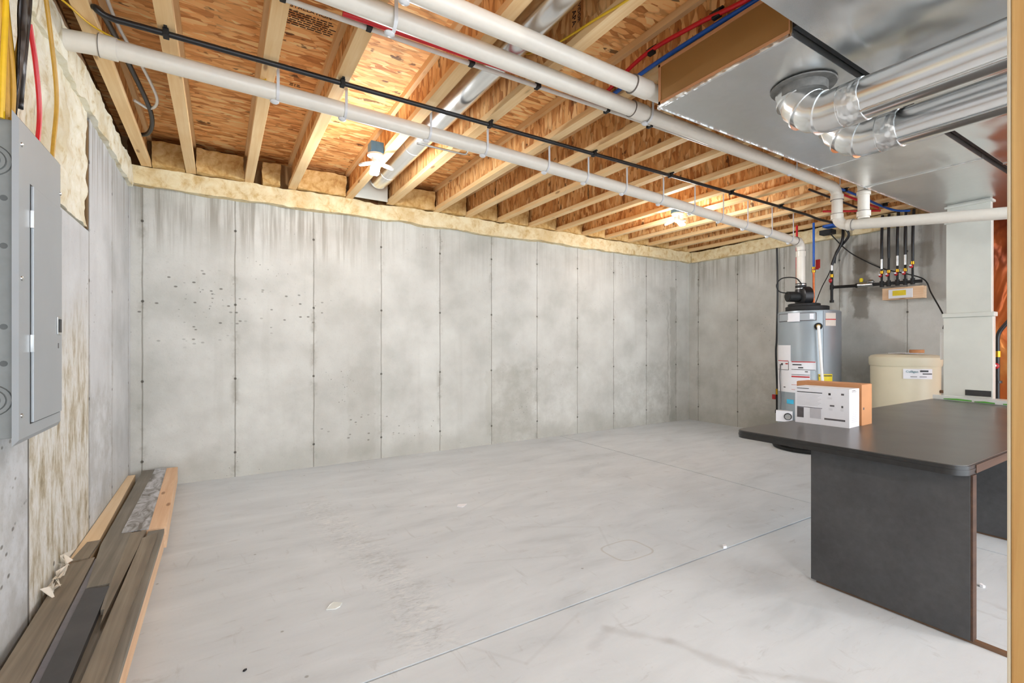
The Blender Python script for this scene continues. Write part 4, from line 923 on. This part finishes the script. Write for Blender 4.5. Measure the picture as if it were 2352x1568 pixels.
# cables rising from the panel
random.seed(5)
for i in range(11):
    y0 = 1.80+i*.012; x0 = -.500-.016*(i % 3); m = M['yellow'] if i in (0, 2, 5, 8, 10) else (M['pexw'] if i in (4,) else M['ochre'])
    wob = [random.uniform(-.012, .012) for _ in range(4)]
    pts = [(x0, y0, 1.71), (x0+wob[0], y0+.01*wob[1]*20*.1, 1.85), (x0+wob[1], y0+wob[2], 2.05), (x0+wob[2]-.01, y0+wob[3]-.01, 2.25), (x0-.01, y0-.02+wob[0], 2.44)]
    where = 'leftmost' if i == 0 else ('%s from the left' % ORD[i])
    col_ = 'bright yellow' if m is M['yellow'] else ('white' if m is M['pexw'] else 'ochre')
    pipe('electrical_cable', pts, .0065, m, '%s cable rising from the breaker panel, %s of the bunch' % (col_, where), 'cable', sp=True, n=8, group='cables rising from the breaker panel')
pipe('electrical_cable', [(-.538, 2.36, 1.6), (-.535, 2.42, 1.85), (-.53, 2.44, 2.05), (-.53, 2.36, 2.25), (-.54, 2.30, 2.45)], .007, M['ochre'], 'single ochre cable running down the foam right of the black wrap', 'cable', sp=True, n=8)
pipe('electrical_cable', [(-.535, 2.22, 1.72), (-.53, 2.24, 1.9), (-.53, 2.20, 2.05), (-.53, 2.14, 2.15)], .007, M['red'], 'red cable showing below the black foil wrap', 'cable', sp=True, n=8)
# black wrap hanging above the panel
b = B(); nu, nv = 8, 30
for i in range(nu+1):
    for k in range(nv+1):
        u_ = i/nu; s_ = k/nv; z = 2.45-.66*s_-(.0 if i > 3 else .04)
        y = 1.862+.115*u_*(1-.5*s_)+.015*s_; x = -.487+.033*u_*(1-.5*s_)+.012*sin(u_*4+s_*2)+.006*mn.noise(Vector((u_*4, s_*6, 1)))-.02*s_
        b.v.append((x, y, z))
for i in range(nu):
    for k in range(nv): b.f.append((i*(nv+1)+k, (i+1)*(nv+1)+k, (i+1)*(nv+1)+k+1, i*(nv+1)+k+1)); b.m.append(0)
wr = obj('foil_wrap', b, M['foilblack'], smooth=True, loc=(-.455, 1.9, 1.79)); md = wr.modifiers.new('thick', 'SOLIDIFY'); md.thickness = .006
tag(wr, 'crumpled black foil wrap hanging beside the yellow cables', 'wrap')

# ------------------------------------------------------------------ light fixtures
def fixture(px, py, rot, label, on_joist):
    t = thing('light_fixture', label, 'light', (px, py, ZJ))
    jb = obj('junction_box', B().box(px-.045, px+.045, py-.045, py+.045, 2.445, 2.52, .006), M['boxblue'], t)
    obj('socket', B().lathe([(.055, 2.444), (.058, 2.43), (.03, 2.415), (.022, 2.39)], (px, py, 0), 24), M['pvc_w'], t, smooth=True)
    obj('hub', B().lathe([(.030, 2.392), (.034, 2.37), (.02, 2.355)], (px, py, 0), 20), M['pvc_w'], t, smooth=True)
    for k in range(3):
        a = R(rot+120*k); d = Vector((cos(a), sin(a), 0)); s_ = Vector((-sin(a), cos(a), 0)); dn = (d*.93+Vector((0,0,-.36))).normalized(); nn = dn.cross(s_).normalized()
        if nn.z > 0: nn = -nn
        O = Vector((px, py, 2.375))+d*.03; P = []
        prof = [(-.018,0),(-.034,.02),(-.034,.085),(-.022,.10),(.022,.10),(.034,.085),(.034,.02),(.018,0)]
        hb = B(); v0 = [O+s_*u+dn*l for u, l in prof]; m = len(prof)
        hb.add([p-nn*.006 for p in v0]+[p+nn*.004 for p in v0], [tuple(range(m)), tuple(range(m, 2*m))]+[(i, (i+1) % m, m+(i+1) % m, m+i) for i in range(m)])
        hd = obj('lamp_head', hb, M['pvc_w'], t)
        lb_ = B(); v1 = [O+s_*(u*.88)+dn*(.05+(l-.05)*.88) for u, l in prof]
        lb_.add([p+nn*.0045 for p in v1]+[p+nn*.009 for p in v1], [tuple(range(m)), tuple(range(m, 2*m))]+[(i, (i+1) % m, m+(i+1) % m, m+i) for i in range(m)])
        obj('led_panel', lb_, M['led'], hd)
    l = bpy.data.lights.new('lamp', 'POINT'); l.energy = LAMP_W*(1); l.shadow_soft_size = .07; l.color = (.97, .985, 1)
    lo = bpy.data.objects.new('lamp_glow', l); COL.objects.link(lo); lo.parent = t; lo.location = (0, 0, 2.28-ZJ)
    return t
fixture(.932, 3.33, 200, 'bright three-headed ceiling light below a blue box, nearest the camera', 4)
fixture(3.96, 3.20, 250, 'bright ceiling light farther back, beyond the vent pipe', 11)
fixture(.90, -.95, 200, 'added three-headed ceiling light, unseen behind the camera on the left side', 4)  # out of view, added to even out the brightness
fixture(3.1, -.95, 200, 'added three-headed ceiling light, unseen behind the camera on the right side', 4)  # second unseen light, also added as fill for the room

# ------------------------------------------------------------------ lumber stack on the left
def board(name, pts, z0, z1, mat, label, cat='board'):
    b = B(); n = len(pts); b.prism(pts, z0, z1)
    return tag(obj(name, b, mat, loc=(pts[0][0], pts[0][1], z0)), label, cat, 'boards stacked along the left wall')
Yn = .35
board('lumber_board', [(-.49, Yn), (-.285, Yn), (-.27, 3.02), (-.30, 4.50), (-.47, 4.50), (-.46, 3.0)], 0, .038, M['fresh'], 'wide fresh board at the very bottom of the stack, on the floor')
board('lumber_board', [(-.305, Yn), (-.257, Yn), (-.250, 3.03), (-.295, 3.03)], .039, .128, M['fresh'], 'fresh board on edge forming the right side of the stack')
board('lumber_board', [(-.345, 3.06), (-.24, 3.06), (-.283, 4.52), (-.352, 4.52)], .039, .147, M['fresh'], 'orange-toned fresh board at the far right end of the stack')
board('lumber_board', [(-.575, 2.75), (-.50, 2.75), (-.535, 4.44), (-.578, 4.44)], .0, .14, M['pale'], 'pale clean board lying against the left wall')
board('lumber_board', [(-.475, Yn), (-.31, Yn), (-.31, 3.03), (-.365, 3.04), (-.365, 4.5), (-.475, 4.5)], .039, .127, M['darkboard2'], 'thick core timber hidden under the dark boards')
board('dark_board', [(-.56, Yn), (-.425, Yn), (-.478, 2.78), (-.565, 2.75), (-.545, 1.94)], .128, .151, M['darkboard'], 'wide brown weathered board nearest the wall in front')
board('dark_board', [(-.425+.004, Yn), (-.405, Yn), (-.452, 2.75), (-.474, 2.77)], .128, .147, M['stripe'], 'narrow grey strip between the brown board and charcoal board')
board('dark_board', [(-.400, Yn), (-.345, Yn), (-.372, 2.42), (-.447, 2.44)], .128, .150, M['charcoal'], 'short charcoal black board in the middle of the stack')
board('dark_board', [(-.446, 2.45), (-.376, 2.45), (-.366, 2.22), (-.352, 2.22), (-.385, 3.1), (-.428, 4.515), (-.50, 4.515), (-.485, 2.95)], .128, .149, M['darkboard2'], 'long grey-brown board reaching the back wall')
board('dark_board', [(-.425, 3.07), (-.315, 3.06), (-.352, 4.515), (-.424, 4.515)], .148, .153, M['papered'], 'dark board with torn white coating at the far end')
board('dark_board', [(-.374, 2.5), (-.347, 2.1), (-.322, 3.05), (-.383, 3.05)], .129, .150, M['darkboard'], 'slim brown board right of the long grey-brown one')
board('dark_board', [(-.340, Yn), (-.285, Yn), (-.275, 2.0), (-.266, 2.95), (-.322, 2.9)], .1515, .162, M['darkboard'], 'long brown board on top at the right of the stack')
board('dark_board', [(-.345, Yn), (-.249, Yn), (-.246, 3.02), (-.312, 3.02)], .129, .151, M['darkboard2'], 'grey board overhanging the right side of the stack')
board('dark_board', [(-.56, 2.79), (-.50, 2.79), (-.495, 3.01), (-.545, 3.01)], .141, .152, M['darkboard'], 'short dark offcut between the front and far boards by the wall')
# crumpled packing by the wall
random.seed(9)
b = B()
for k in range(16):
    c = Vector((-.568+random.uniform(0,.012), 2.40+random.uniform(0,.34), .15+random.uniform(.0,.05))); q = [c+Vector((random.uniform(-.01,.03), random.uniform(-.05,.05), random.uniform(-.03,.04))) for _ in range(4)]
    b.add(q+[p+Vector((.002,0,.001)) for p in q], [(0,1,2,3),(7,6,5,4),(0,4,5,1),(1,5,6,2),(2,6,7,3),(3,7,4,0)])
tag(obj('crumpled_packing', b, M['scrap'], loc=(-.56, 2.5, .15)), 'crumpled white and brown packing caught between boards and left wall', 'paper')

# ------------------------------------------------------------------ scraps on the floor
def scrap(x, y, s_, rz, label, mat='scrap', h=.004):
    random.seed(int(x*100)); P = [(x+s_*cos(R(rz+a))*random.uniform(.6,1.1)*(1.6 if a % 180 == 0 else .8), y+s_*sin(R(rz+a))*random.uniform(.6,1.1)) for a in (0,60,120,180,240,300)]
    b = B().prism(P, .0005, h); b.v = [(vx, vy, vz+(abs(mn.noise(Vector((vx*60, vy*60, 0))))*.008 if vz > .001 else 0)) for vx, vy, vz in b.v]
    tag(obj('floor_scrap', b, M[mat], loc=(x, y, 0)), label, 'scrap')
scrap(1.40, 2.93, .034, 20, 'pale paper scrap in the middle of the floor', 'white')
scrap(.41, 2.08, .028, 25, 'shiny clear plastic scrap left of centre on the floor', 'plastic_clear')
scrap(2.33, 1.57, .013, 30, 'tiny white crumb beside the floor joint near the table', 'white', .012)
scrap(.07, 1.83, .006, 20, 'small black chip on the floor at the lower left', 'ink')
scrap(2.95, .70, .011, 30, 'tiny white crumb on the floor below the table', 'white', .010)

# ------------------------------------------------------------------ stud at the right edge
t = thing('wall_stud', 'pine wall stud standing close to the camera at the right edge', 'stud', (.62, .08, 0))
obj('stud_board', B().box(.60, .638, .035, .1235, 0, ZJ-.001, .0015), M['stud'], t)
obj('lit_edge', B().box(.6005, .6375, .1236, .1262, 0, ZJ-.002, .001), M['stud_edge'], t, label='back edge painted pale as if catching light')  # pale strip painted as the lit bevel of the stud
